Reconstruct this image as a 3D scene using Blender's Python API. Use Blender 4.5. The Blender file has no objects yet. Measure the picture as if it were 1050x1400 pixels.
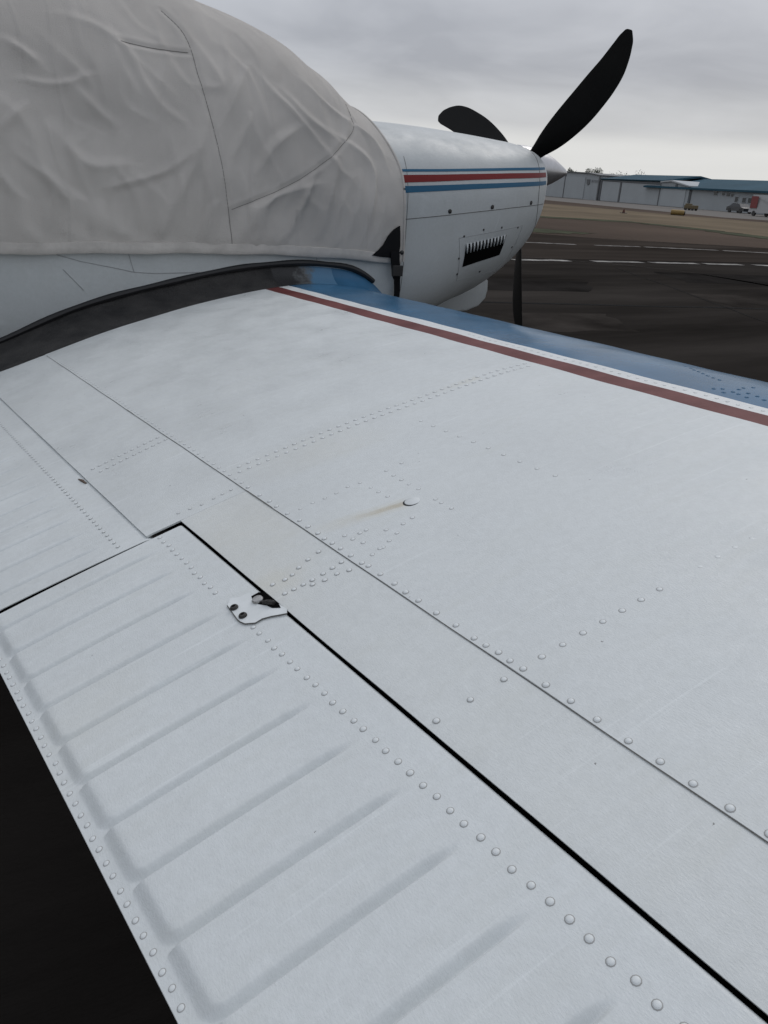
import bpy, bmesh, math, random
import numpy as np
from mathutils import Vector, Matrix, Quaternion
random.seed(7); rng = np.random.default_rng(7)
R_ = math.radians
scene = bpy.context.scene
COL = scene.collection

# ---------------------------------------------------------------- camera
GZ = -1.17                                   # ground level; the frame's origin sits at the wing's trailing edge
cam_d = bpy.data.cameras.new('camera'); cam = bpy.data.objects.new('camera', cam_d); COL.objects.link(cam)
FW = Vector((0.47244357, 0.79048441, -0.38978387)); RT = Vector((0.86947312, -0.49040679, 0.05930995)); UP = Vector((0.14426906, 0.36692721, 0.91899448))
CAM = Vector((-0.148, 0.0, 0.601))
cam.matrix_world = Matrix(((RT.x, UP.x, -FW.x, CAM.x), (RT.y, UP.y, -FW.y, CAM.y), (RT.z, UP.z, -FW.z, CAM.z), (0, 0, 0, 1)))
cam_d.sensor_fit = 'VERTICAL'; cam_d.sensor_height = 36; cam_d.lens = 1076.42 / 1400 * 36
cam_d.clip_start = 0.02; cam_d.clip_end = 5000
scene.camera = cam

# ---------------------------------------------------------------- world: overcast sky
SUN_EL, SUN_AZ = R_(46), R_(28)              # azimuth measured from +X towards +Y
world = bpy.data.worlds.new('World'); scene.world = world; world.use_nodes = True
wn = world.node_tree.nodes; wl = world.node_tree.links; wn.clear()
def N(t, **k):
    n = wn.new(t)
    for a, b in k.items(): setattr(n, a, b)
    return n
wo = N('ShaderNodeOutputWorld'); bg = N('ShaderNodeBackground'); bg.inputs['Strength'].default_value = 1.0
sky = N('ShaderNodeTexSky', sky_type='NISHITA', sun_disc=False, sun_elevation=SUN_EL, sun_rotation=R_(90) - SUN_AZ, dust_density=4.0, air_density=1.0)
skm = N('ShaderNodeVectorMath', operation='SCALE'); skm.inputs['Scale'].default_value = 0.07
wl.new(sky.outputs[0], skm.inputs[0])
tc = N('ShaderNodeTexCoord'); sep = N('ShaderNodeSeparateXYZ'); wl.new(tc.outputs['Generated'], sep.inputs[0])
zc = N('ShaderNodeMath', operation='MAXIMUM'); wl.new(sep.outputs['Z'], zc.inputs[0]); zc.inputs[1].default_value = 0.0
za = N('ShaderNodeMath', operation='ADD'); wl.new(zc.outputs[0], za.inputs[0]); za.inputs[1].default_value = 0.16
dv = N('ShaderNodeVectorMath', operation='DIVIDE'); cmb = N('ShaderNodeCombineXYZ')
for i in (0, 1, 2): wl.new(za.outputs[0], cmb.inputs[i])
wl.new(tc.outputs['Generated'], dv.inputs[0]); wl.new(cmb.outputs[0], dv.inputs[1])
def wnoise(scale, det, dist, rough=.5):
    n = N('ShaderNodeTexNoise'); n.inputs['Scale'].default_value = scale; n.inputs['Detail'].default_value = det
    n.inputs['Distortion'].default_value = dist; n.inputs['Roughness'].default_value = rough
    wl.new(dv.outputs[0], n.inputs['Vector']); return n
n1 = wnoise(0.55, 5, .5, .52); n2 = wnoise(1.5, 6, .4)
mixn = N('ShaderNodeMath', operation='MULTIPLY_ADD'); wl.new(n2.outputs['Fac'], mixn.inputs[0]); mixn.inputs[1].default_value = .4
half = N('ShaderNodeMath', operation='MULTIPLY'); wl.new(n1.outputs['Fac'], half.inputs[0]); half.inputs[1].default_value = .6
wl.new(half.outputs[0], mixn.inputs[2])
rc = N('ShaderNodeValToRGB'); wl.new(mixn.outputs[0], rc.inputs[0])          # cloud base, darker and lighter folds
rc.color_ramp.elements[0].position = .40; rc.color_ramp.elements[0].color = (.352, .370, .412, 1)
rc.color_ramp.elements[1].position = .62; rc.color_ramp.elements[1].color = (.535, .555, .598, 1)
re = N('ShaderNodeValToRGB'); wl.new(sep.outputs['Z'], re.inputs[0])          # clear strip under the cloud deck near the horizon
re.color_ramp.interpolation = 'EASE'
el = re.color_ramp.elements
el[0].position = 0.0; el[0].color = (1,) * 3 + (1,)
el[1].position = .125; el[1].color = (0, 0, 0, 1)
e = el.new(.045); e.color = (.8,) * 3 + (1,); e = el.new(.07); e.color = (.32,) * 3 + (1,)
mx = N('ShaderNodeMix', data_type='RGBA'); wl.new(re.outputs[0], mx.inputs['Factor']); wl.new(rc.outputs[0], mx.inputs[6]); mx.inputs[7].default_value = (.82, .825, .81, 1)
mx2 = N('ShaderNodeMix', data_type='RGBA'); mx2.inputs['Factor'].default_value = .10; wl.new(mx.outputs[2], mx2.inputs[6]); wl.new(skm.outputs[0], mx2.inputs[7])
zen = N('ShaderNodeMath', operation='MULTIPLY_ADD'); wl.new(zc.outputs[0], zen.inputs[0]); zen.inputs[1].default_value = 1.0; zen.inputs[2].default_value = .97   # an overcast sky is brightest overhead
zs = N('ShaderNodeVectorMath', operation='SCALE'); wl.new(mx2.outputs[2], zs.inputs[0]); wl.new(zen.outputs[0], zs.inputs['Scale'])
wl.new(zs.outputs[0], bg.inputs['Color']); wl.new(bg.outputs[0], wo.inputs['Surface'])

# ---------------------------------------------------------------- sun behind the clouds
sd = bpy.data.lights.new('sun', 'SUN'); sd.energy = 0.6; sd.angle = R_(34); sd.color = (1, .97, .93)
sun = bpy.data.objects.new('sun', sd); COL.objects.link(sun)
sv = Vector((math.cos(SUN_EL) * math.cos(SUN_AZ), math.cos(SUN_EL) * math.sin(SUN_AZ), math.sin(SUN_EL)))
sun.rotation_euler = sv.to_track_quat('Z', 'Y').to_euler(); sun.location = (0, 0, 20)
scene.view_settings.view_transform = 'Standard'; scene.view_settings.look = 'None'
scene.view_settings.exposure = 0.0; scene.view_settings.gamma = 1.0; scene.view_settings.use_curve_mapping = False

# ---------------------------------------------------------------- materials
def mat(name, col, rough=.5, metal=0, spec=.5, var=0, vscale=3, vcol=None, bump=0, bscale=100, coat=0, stretch=None, fine=0, fscale=600):
    m = bpy.data.materials.new(name); m.use_nodes = True
    nt = m.node_tree; b = nt.nodes['Principled BSDF']
    b.inputs['Base Color'].default_value = (*col, 1); b.inputs['Roughness'].default_value = rough; b.inputs['Metallic'].default_value = metal
    b.inputs['Specular IOR Level'].default_value = spec; b.inputs['Coat Weight'].default_value = coat; b.inputs['Coat Roughness'].default_value = .12
    t = nt.nodes.new('ShaderNodeTexCoord'); vec = t.outputs['Object']
    if stretch:
        mp = nt.nodes.new('ShaderNodeMapping'); mp.inputs['Scale'].default_value = stretch; nt.links.new(vec, mp.inputs['Vector']); vec = mp.outputs['Vector']
    last = None
    if var or vcol:
        n = nt.nodes.new('ShaderNodeTexNoise'); n.inputs['Scale'].default_value = vscale; n.inputs['Detail'].default_value = 7; n.inputs['Roughness'].default_value = .62
        nt.links.new(vec, n.inputs['Vector'])
        r = nt.nodes.new('ShaderNodeValToRGB'); r.color_ramp.elements[0].position = .32; r.color_ramp.elements[1].position = .7
        r.color_ramp.elements[0].color = (*[c * (1 - var) for c in col], 1)
        r.color_ramp.elements[1].color = (*(vcol or [min(1, c * (1 + var)) for c in col]), 1)
        nt.links.new(n.outputs['Fac'], r.inputs[0]); nt.links.new(r.outputs[0], b.inputs['Base Color']); last = r.outputs[0]
    if bump:
        n = nt.nodes.new('ShaderNodeTexNoise'); n.inputs['Scale'].default_value = bscale; n.inputs['Detail'].default_value = 5
        nt.links.new(vec, n.inputs['Vector'])
        bp = nt.nodes.new('ShaderNodeBump'); bp.inputs['Strength'].default_value = bump; bp.inputs['Distance'].default_value = .01
        nt.links.new(n.outputs['Fac'], bp.inputs['Height']); nt.links.new(bp.outputs[0], b.inputs['Normal'])
    m['last'] = 0
    return m

def paint(name, col, stains=(), specks=True, wavy=.22):
    """aircraft enamel: dried-water haze, grime, flecks and named stains given as (x, y, dx, dy, length, width, strength, colour)"""
    m = bpy.data.materials.new(name); m.use_nodes = True; nt = m.node_tree; L = nt.links
    b = nt.nodes['Principled BSDF']; b.inputs['Roughness'].default_value = .42; b.inputs['Specular IOR Level'].default_value = .45
    def nd(t, **k):
        n = nt.nodes.new(t)
        for a, v in k.items(): setattr(n, a, v)
        return n
    tcn = nd('ShaderNodeTexCoord'); ob = tcn.outputs['Object']
    def noise(scale, det=5, ro=.6, vec=ob):
        n = nd('ShaderNodeTexNoise'); n.inputs['Scale'].default_value = scale; n.inputs['Detail'].default_value = det; n.inputs['Roughness'].default_value = ro; L.new(vec, n.inputs['Vector']); return n.outputs['Fac']
    def rmp(fac, p0, c0, p1, c1):
        r = nd('ShaderNodeValToRGB'); r.color_ramp.elements[0].position = p0; r.color_ramp.elements[0].color = (*c0, 1); r.color_ramp.elements[1].position = p1; r.color_ramp.elements[1].color = (*c1, 1); L.new(fac, r.inputs[0]); return r.outputs[0]
    def mixc(f, a, c):
        x = nd('ShaderNodeMix', data_type='RGBA'); 
        if isinstance(f, float): x.inputs['Factor'].default_value = f
        else: L.new(f, x.inputs['Factor'])
        L.new(a, x.inputs[6])
        if isinstance(c, tuple): x.inputs[7].default_value = (*c, 1)
        else: L.new(c, x.inputs[7])
        return x.outputs[2]
    dull = tuple(c * .915 for c in col)
    c = rmp(noise(2.2, 8, .66), .3, dull, .68, col)
    gr = rmp(noise(75, 6, .75), .30, (.93, .93, .925), .70, (1.03, 1.03, 1.03))          # fine mottling of old enamel
    gm = nd('ShaderNodeMix', data_type='RGBA', blend_type='MULTIPLY'); gm.inputs['Factor'].default_value = 1.0; L.new(c, gm.inputs[6]); L.new(gr, gm.inputs[7]); c = gm.outputs[2]
    mp = nd('ShaderNodeMapping'); mp.inputs['Rotation'].default_value = (0, 0, R_(12)); mp.inputs['Scale'].default_value = (1, 7, 1); L.new(ob, mp.inputs['Vector'])
    st = rmp(noise(5, 6, .6, mp.outputs[0]), .5, (0, 0, 0), .78, (.30, .30, .30))
    c = mixc(st, c, (col[0] * .86, col[1] * .85, col[2] * .80))
    mp3 = nd('ShaderNodeMapping'); mp3.inputs['Rotation'].default_value = (0, 0, R_(-9)); mp3.inputs['Scale'].default_value = (.9, 26, 1); L.new(ob, mp3.inputs['Vector'])
    c = mixc(rmp(noise(3, 4, .6, mp3.outputs[0]), .62, (0, 0, 0), .74, (.6, .6, .6)), c, tuple(min(1, v * 1.15) for v in col))     # long pale wipe marks
    for (x, y, dx, dy, ln, wd, sg, sc) in stains:
        sub = nd('ShaderNodeVectorMath', operation='SUBTRACT'); L.new(ob, sub.inputs[0]); sub.inputs[1].default_value = (x, y, 0)
        def dot(v):
            d = nd('ShaderNodeVectorMath', operation='DOT_PRODUCT'); L.new(sub.outputs[0], d.inputs[0]); d.inputs[1].default_value = v; return d.outputs['Value']
        l = math.hypot(dx, dy); dx, dy = dx / l, dy / l
        a = dot((dx / ln, dy / ln, 0)); w = dot((-dy / wd, dx / wd, 0))
        # falls off behind the source and to both sides
        w2 = nd('ShaderNodeMath', operation='POWER'); ab = nd('ShaderNodeMath', operation='ABSOLUTE'); L.new(w, ab.inputs[0]); L.new(ab.outputs[0], w2.inputs[0]); w2.inputs[1].default_value = 2
        a0 = nd('ShaderNodeMapRange'); L.new(a, a0.inputs[0]); a0.inputs[1].default_value = 0 if wd < .03 else -.15; a0.inputs[2].default_value = .03 if wd < .03 else .25
        a1 = nd('ShaderNodeMapRange', interpolation_type='SMOOTHERSTEP'); L.new(a, a1.inputs[0]); a1.inputs[1].default_value = 0; a1.inputs[2].default_value = 1; a1.inputs[3].default_value = 1; a1.inputs[4].default_value = 0
        w3 = nd('ShaderNodeMapRange', interpolation_type='SMOOTHSTEP'); L.new(w2.outputs[0], w3.inputs[0]); w3.inputs[1].default_value = 0; w3.inputs[2].default_value = 1; w3.inputs[3].default_value = sg; w3.inputs[4].default_value = 0
        q = nd('ShaderNodeMath', operation='MULTIPLY'); L.new(a0.outputs[0], q.inputs[0]); L.new(a1.outputs[0], q.inputs[1])
        q2 = nd('ShaderNodeMath', operation='MULTIPLY'); L.new(q.outputs[0], q2.inputs[0]); L.new(w3.outputs[0], q2.inputs[1])
        q3 = nd('ShaderNodeMath', operation='MULTIPLY'); L.new(q2.outputs[0], q3.inputs[0]); L.new(rmp(noise(60, 5, .7), .2, (.35,) * 3, .7, (1,) * 3), q3.inputs[1])
        c = mixc(q3.outputs[0], c, sc)
    if specks:
        v = nd('ShaderNodeTexVoronoi', voronoi_dimensions='2D'); v.inputs['Scale'].default_value = 8
        nz = nd('ShaderNodeTexNoise'); nz.inputs['Scale'].default_value = 500; L.new(ob, nz.inputs['Vector']); nm = nd('ShaderNodeVectorMath', operation='MULTIPLY_ADD'); L.new(nz.outputs['Color'], nm.inputs[0]); nm.inputs[1].default_value = (.007, .005, 0); L.new(ob, nm.inputs[2]); L.new(nm.outputs[0], v.inputs['Vector'])
        lt = nd('ShaderNodeMath', operation='LESS_THAN'); L.new(v.outputs['Distance'], lt.inputs[0]); lt.inputs[1].default_value = .0085
        sp = nd('ShaderNodeSeparateColor'); L.new(v.outputs['Color'], sp.inputs[0])
        gt = nd('ShaderNodeMath', operation='GREATER_THAN'); L.new(sp.outputs[0], gt.inputs[0]); gt.inputs[1].default_value = .72
        mu = nd('ShaderNodeMath', operation='MULTIPLY'); L.new(lt.outputs[0], mu.inputs[0]); L.new(gt.outputs[0], mu.inputs[1])
        m3 = nd('ShaderNodeMath', operation='MULTIPLY'); L.new(mu.outputs[0], m3.inputs[0]); m3.inputs[1].default_value = .7
        c = mixc(m3.outputs[0], c, (.05, .045, .04))
    L.new(c, b.inputs['Base Color'])
    rr = rmp(noise(9, 6), .3, (.26,) * 3, .7, (.60,) * 3); L.new(rr, b.inputs['Roughness'])
    # drying-water texture and long, faint waves of the skin
    mp2 = nd('ShaderNodeMapping'); mp2.inputs['Rotation'].default_value = (0, 0, R_(25)); mp2.inputs['Scale'].default_value = (2.6, 1, 1); L.new(ob, mp2.inputs['Vector'])
    b1 = nd('ShaderNodeBump'); b1.inputs['Strength'].default_value = .34; b1.inputs['Distance'].default_value = .0018; L.new(noise(190, 4, .65, mp2.outputs[0]), b1.inputs['Height'])
    b2 = nd('ShaderNodeBump'); b2.inputs['Strength'].default_value = wavy; b2.inputs['Distance'].default_value = .012; L.new(noise(6, 2, .4), b2.inputs['Height']); L.new(b1.outputs[0], b2.inputs['Normal'])
    L.new(b2.outputs[0], b.inputs['Normal'])
    return m

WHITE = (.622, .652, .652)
RUST = (.33, .26, .15); TEA = (.56, .53, .42)

# ---------------------------------------------------------------- mesh helpers
def link(name, me, m=None, parent=None, loc=None):
    o = bpy.data.objects.new(name, me); COL.objects.link(o)
    if m is not None and me is not None and not me.materials: me.materials.append(m)
    if parent: o.parent = parent
    if loc is not None: o.location = loc
    return o
def mesh(name, verts, faces, m, parent=None, smooth=True, sharp=40):
    me = bpy.data.meshes.new(name); me.from_pydata([tuple(map(float, v)) for v in verts], [], [tuple(f) for f in faces]); me.update()
    if smooth:
        me.polygons.foreach_set('use_smooth', [True] * len(me.polygons))
        if sharp: me.set_sharp_from_angle(angle=R_(sharp))
    return link(name, me, m, parent)
def grid(nu, nv, off=0, wrap=False, flip=False):
    f = []
    for i in range(nu - 1):
        for j in range(nv if wrap else nv - 1):
            a, b = off + i * nv + j, off + i * nv + (j + 1) % nv
            q = (a, b, b + nv, a + nv)
            f.append(q[::-1] if flip else q)
    return f
def bm_obj(name, bm, m, parent=None, smooth=False, sharp=40):
    me = bpy.data.meshes.new(name); bm.to_mesh(me); bm.free()
    if smooth:
        me.polygons.foreach_set('use_smooth', [True] * len(me.polygons)); me.set_sharp_from_angle(angle=R_(sharp))
    return link(name, me, m, parent)
def box(bm, c, s, rot=None, bevel=0):
    M = Matrix.Translation(c) @ (rot.to_4x4() if rot else Matrix()) @ Matrix.Diagonal((*s, 1))
    r = bmesh.ops.create_cube(bm, size=1, matrix=M)
    if bevel:
        ed = list({e for v in r['verts'] for e in v.link_edges})
        bmesh.ops.bevel(bm, geom=ed, offset=bevel, segments=2, profile=.6, affect='EDGES')
def tube(name, pts, rad, m, parent=None, n=8, flat=None):
    """round tube along a polyline; flat=(normal, ratio) squashes it against a surface"""
    pts = [Vector(p) for p in pts]; vs = []; rad = rad if hasattr(rad, '__len__') else [rad] * len(pts)
    for i, p in enumerate(pts):
        t = (pts[min(i + 1, len(pts) - 1)] - pts[max(i - 1, 0)]).normalized()
        up = Vector(flat[0]) if flat else Vector((0, 0, 1))
        if abs(t.dot(up)) > .95: up = Vector((0, 1, 0))
        s = t.cross(up).normalized(); u = s.cross(t).normalized(); k = flat[1] if flat else 1
        for j in range(n):
            a = 2 * math.pi * j / n; vs.append(p + s * math.cos(a) * rad[i] + u * math.sin(a) * rad[i] * k)
    f = grid(len(pts), n, wrap=True); f.append(tuple(range(n))[::-1]); f.append(tuple(range((len(pts) - 1) * n, len(pts) * n)))
    return mesh(name, vs, f, m, parent)
def tag(o, label, cat, group=None, kind=None):
    o['label'] = label; o['category'] = cat
    if group: o['group'] = group
    if kind: o['kind'] = kind
    return o
def empty(name, loc, label, cat, group=None):
    o = bpy.data.objects.new(name, None); COL.objects.link(o); o.location = loc; o.empty_display_size = .2
    return tag(o, label, cat, group)
def struct(o): o['kind'] = 'structure'; return o
def adopt(o, parent):                       # parent while vertices stay in world coordinates
    o.parent = parent; o.matrix_parent_inverse = Matrix.Translation(parent.location).inverted(); return o
def catmull(xs, ys, x):
    xs = np.asarray(xs, float); ys = np.asarray(ys, float); x = np.asarray(x, float)
    m = np.gradient(ys, xs); i = np.clip(np.searchsorted(xs, x) - 1, 0, len(xs) - 2); h = xs[i + 1] - xs[i]; t = np.clip((x - xs[i]) / h, 0, 1)
    return (2*t**3-3*t**2+1)*ys[i] + (t**3-2*t**2+t)*h*m[i] + (-2*t**3+3*t**2)*ys[i+1] + (t**3-t**2)*h*m[i+1]
def sm(a, b, x): t = np.clip((np.asarray(x, float) - a) / (b - a), 0, 1); return t * t * (3 - 2 * t)

# ================================================================= GROUND
m_dirt = mat('dirt', (.066, .047, .035), .95, spec=.05, var=.35, vscale=.05, bump=.3, bscale=2)
m_tan = mat('dry_grass', (.135, .105, .07), .95, spec=.05, var=.3, vscale=.09, bump=.3, bscale=3)
m_green = mat('thin_grass', (.05, .055, .032), .95, spec=.05, var=.4, vscale=.5, bump=.3, bscale=3)
m_asph = mat('asphalt', (.029, .0258, .0233), 1, spec=0, var=.55, vscale=.30, stretch=(.35, 1.6, 1), bump=.5, bscale=70)
m_conc = mat('worn_taxiway', (.040, .0335, .029), 1, spec=0, var=.4, vscale=.3, stretch=(.3, 1.5, 1), bump=.3, bscale=40)
m_line = mat('worn_line_paint', (.25, .24, .225), .95, spec=.05, var=.6, vscale=3)
def sheet(name, poly, z, m, parent=None):
    bm = bmesh.new(); vs = [bm.verts.new((x, y, GZ + z)) for x, y in poly]; f = bm.faces.new(vs); f.normal_update()
    if f.normal.z < 0: f.normal_flip()
    return bm_obj(name, bm, m, parent)
gv = 2600
ground = struct(sheet('ground', [(-gv, -gv), (gv, -gv), (gv, gv), (-gv, gv)], 0, m_dirt))
def ragged(pts, n, amp):
    out = []
    for (a, b) in zip(pts[:-1], pts[1:]):
        for k in range(n):
            t = k / n; out.append((a[0] + (b[0] - a[0]) * t + random.uniform(-amp, amp), a[1] + (b[1] - a[1]) * t + random.uniform(-amp, amp)))
    return out + [pts[-1]]
far_edge = [(-260, 66), (-60, 43), (0, 33.5), (22.4, 27.3), (25, 25.2), (31, 22.6), (46, 17.4), (120, -6), (300, -60)]
apron = struct(sheet('apron', ragged(far_edge, 14, .12) + [(300, -300), (-260, -300)], .008, m_asph))
taxi = struct(sheet('taxiway', ragged([(-260, 56), (-40, 27), (12, 17.6), (24, 16.7), (60, 5), (260, -62)], 6, .05) + ragged(far_edge[::-1], 10, .1)[2:-1], .014, m_conc))
tan1 = struct(sheet('dry_verge', ragged([(-80, 125), (10, 62), (38, 44.5), (43.5, 42.2), (43.5, 35), (41, 29), (44, 23), (80, 2)], 10, .5) + ragged([(140, 16), (74, 48), (70, 62), (72, 76), (60, 96), (-60, 205)], 10, .9), .008, m_tan))
grn = struct(sheet('grass_strip', ragged([(-80, 119), (10, 58.5), (37, 42.5), (42, 40.6), (41.4, 35), (39, 28.6), (43, 21.5), (80, 0)], 8, .4) + ragged([(80, 2), (44, 23.2), (41.2, 29.4), (43.6, 35), (43.6, 42.6), (38, 45), (10, 62.5), (-80, 125)], 8, .4), .014, m_green))
grn2 = struct(sheet('grass_patch', ragged([(14, 33), (21, 28.6), (24.5, 27.6), (27, 28.6), (26, 31), (22, 33), (14, 38), (14, 33)], 6, .35)[:-1], .012, m_green))
m_apron2 = mat('hangar_apron', (.095, .085, .075), .9, var=.2, vscale=.06)
ap2 = struct(sheet('hangar_apron', [(118, 190), (78, 62), (92, 52), (112, 62), (150, 200)], .006, m_apron2))
def dash(p, q, w, name='lane_line', par=taxi):
    p, q = Vector((*p, 0)), Vector((*q, 0)); d = (q - p).normalized(); s = Vector((-d.y, d.x, 0)) * w / 2; n = 8; A, B = [], []
    for k in range(n + 1):
        c = p.lerp(q, k / n); A.append(c + s * random.uniform(.8, 1.1)); B.append(c - s * random.uniform(.8, 1.1))
    sheet(name, [(v.x, v.y) for v in A + B[::-1]], .019, m_line, par)
for a, b in (((8.0, 18.2), (10.6, 17.6)), ((11.4, 17.35), (13.0, 17.1)), ((13.4, 17.0), (15.2, 16.85)), ((16.0, 16.75), (17.7, 16.6)), ((18.0, 16.55), (19.7, 16.35)), ((20.0, 16.3), (21.4, 16.15)), ((21.9, 16.05), (24.2, 15.6)), ((24.8, 15.5), (27.5, 14.7))): dash(a, b, .36)
for a, b in (((10, 25.4), (15, 23.6)), ((16.2, 23.2), (20.2, 22.1)), ((21, 21.95), (23.0, 21.75)), ((23.2, 21.7), (26.2, 20.9)), ((26.4, 20.8), (31.5, 18.8)), ((31.8, 18.7), (40, 15.4))): dash(a, b, .24)
def crack(pts, w): 
    pts = ragged(pts, 7, .03); sheet('crack_seal', [(x, y + w) for x, y in pts] + [(x, y - w) for x, y in pts[::-1]], .020, m_line2, apron)
m_line2 = mat('crack_sealer', (.06, .055, .05), .95, spec=.05)
crack([(14, 18.2), (16.5, 15.6), (17.1, 14.2), (17.0, 11.7), (16.6, 9)], .035)
m_patch = mat('asphalt_patch', (.034, .030, .027), 1, spec=0, var=.45, vscale=.8, bump=.5, bscale=70); m_patch2 = mat('asphalt_dark_patch', (.021, .0192, .018), 1, spec=0, var=.4, vscale=.8)
for poly, mm in (([(6.5, 12.6), (11, 11.4), (12.2, 12.9), (7.2, 14.3)], m_patch2), ([(12.5, 9.2), (19, 7.4), (20, 9.3), (13.2, 11.0)], m_patch), ([(15, 12.6), (23, 10.4), (24, 12.4), (16, 14.6)], m_patch2), ([(5, 8.6), (8.5, 7.9), (9.2, 9.2), (5.4, 10)], m_patch)):
    sheet('asphalt_patch', ragged(poly + poly[:1], 6, .09)[:-1], .010, mm, apron)
m_tar = mat('tar', (.009, .009, .009), .95, spec=.05)
def tarline(pts, w):
    pts = ragged(pts, 7, .03); sheet('tar_joint', [(x, y + w) for x, y in pts] + [(x, y - w) for x, y in pts[::-1]], .012, m_tar, apron)
tarline([(10, 5.2), (12.2, 9.2), (15.5, 15.4)], .03); tarline([(17, 4), (19.4, 8.2), (23.4, 14.4)], .03); tarline([(3, 11.9), (9, 10.3), (16, 8.4), (24, 5.4)], .06)

# ================================================================= HANGARS
FA = Vector((141, 166, GZ)); FD = Vector((-.27630742, -.9610693, 0)); FN = Vector((.9610693, -.27630742, 0))
def fp(s, n, z): return FA + FD * s + FN * n + Vector((0, 0, z))
def prism(name, prof, s0, s1, m, parent):
    """profile of (n, z) swept along the facade from s0 to s1"""
    k = len(prof); vs = [fp(s, n, z) for s in (s0, s1) for n, z in prof]
    f = [tuple(range(k))[::-1], tuple(range(k, 2 * k))] + [(i, (i + 1) % k, (i + 1) % k + k, i + k) for i in range(k)]
    o = mesh(name, vs, f, m, None, smooth=False); return adopt(o, parent)
def front(name, pts, n0, n1, m, parent):
    """outline of (s, z) on the facade given depth"""
    k = len(pts); vs = [fp(s, n, z) for n in (n0, n1) for s, z in pts]
    f = [tuple(range(k)), tuple(range(k, 2 * k))[::-1]] + [(i, i + k, (i + 1) % k + k, (i + 1) % k) for i in range(k)]
    o = mesh(name, vs, f, m, None, smooth=False); return adopt(o, parent)
def rect(s0, s1, z0, z1): return [(s0, z0), (s1, z0), (s1, z1), (s0, z1)]
m_hw = mat('hangar_wall_sheet', (.32, .342, .352), .8, spec=.05, var=.06, vscale=.3)
m_hd = mat('hangar_door_sheet', (.345, .367, .377), .8, spec=.05, var=.05, vscale=.3)
m_trim = mat('hangar_dark_trim', (.09, .095, .10), .6)
m_blue_roof = mat('blue_roof_sheet', (.03, .075, .105), .8, spec=.1, var=.12, vscale=.2)
m_pale_roof = mat('pale_roof_sheet', (.40, .42, .43), .9, var=.08, vscale=.3)
m_win = mat('dark_window', (.03, .035, .04), .2)
# 1: tall white hangar nearest the spinner
h1 = empty('hangar', fp(10, 8, 0), 'white metal hangar with a small dark sign, just right of the spinner', 'hangar', 'hangars across the field')
front('wall', [(-22, 0), (26.6, 0), (26.6, 5.0), (20.5, 5.45), (2, 5.75), (-22, 5.5)], 0, 16, m_hw, h1)
front('roof_edge', [(-22.3, 5.52), (2, 5.78), (20.5, 5.48), (26.8, 5.02), (26.8, 5.22), (20.5, 5.68), (2, 5.98), (-22.3, 5.72)], -.3, 16, m_trim, h1)
for s0, s1 in ((-12, 8.9), (9.4, 19.6)):
    d = front('hangar_door', rect(s0, s1, .05, 4.7), -.14, -.02, m_hd, h1)
front('corner_trim', rect(9.0, 9.35, 0, 5.2), -.2, -.02, m_trim, h1); front('corner_trim', rect(26.2, 26.7, 0, 4.95), -.2, -.02, m_trim, h1)
sg = front('sign', [(20.3, 4.25), (22.0, 4.25), (22.0, 3.3), (21.2, 3.0), (20.6, 3.3)], -.12, -.02, m_trim, h1)
for k in range(4): front('sign_letter', rect(22.5 + k * .85, 23.1 + k * .85, 3.75, 4.15), -.12, -.02, mat('sign_grey', (.2, .21, .22), .6) if k == 0 else bpy.data.materials['sign_grey'], h1)
# 2: hangar with two wide doors
h2 = empty('hangar', fp(40, 8, 0), 'low white hangar with two wide sliding doors under a dark header', 'hangar', 'hangars across the field')
front('wall', [(26.9, 0), (51.8, 0), (51.8, 4.35), (26.9, 4.75)], .4, 16, m_hw, h2)
prism('roof', [(.0, 4.25), (8, 5.4), (16, 4.2), (16, 4.5), (8, 5.75), (-.3, 4.5)], 26.95, 51.7, m_blue_roof, h2)
front('door_header', [(27, 4.05), (51.6, 3.75), (51.6, 4.02), (27, 4.32)], .02, .38, m_trim, h2)
front('hangar_door', [(27.6, .05), (35.5, .05), (35.5, 3.9), (27.6, 4.0)], .1, .36, m_hd, h2)
front('hangar_door', [(36.2, .05), (51.0, .05), (51.0, 3.72), (36.2, 3.9)], .1, .36, m_hd, h2)
front('post', rect(35.55, 36.15, 0, 3.9), 0, .36, m_trim, h2); front('post', rect(51.05, 51.85, 0, 4.2), 0, .36, m_trim, h2); front('post', rect(26.95, 27.5, 0, 4.2), 0, .36, m_trim, h2)
# 3: gable-ended hangar
h3 = empty('hangar', fp(57, 8, 0), 'white gable-ended hangar with a pale low roof beside the blue roof', 'hangar', 'hangars across the field')
front('wall', [(52.0, 0), (61.5, 0), (61.5, 3.6), (55.5, 4.35), (52.0, 4.1)], -.3, 14, m_hw, h3)
front('roof', [(51.9, 4.12), (55.5, 4.38), (61.7, 3.6), (61.7, 3.78), (55.5, 4.62), (51.9, 4.36)], -.6, 14, m_pale_roof, h3)
front('vent', rect(56.9, 57.5, 3.5, 3.95), -.42, -.31, m_trim, h3)
front('hangar_door', rect(52.8, 60.6, .05, 3.3), -.42, -.31, m_hd, h3)
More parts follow.
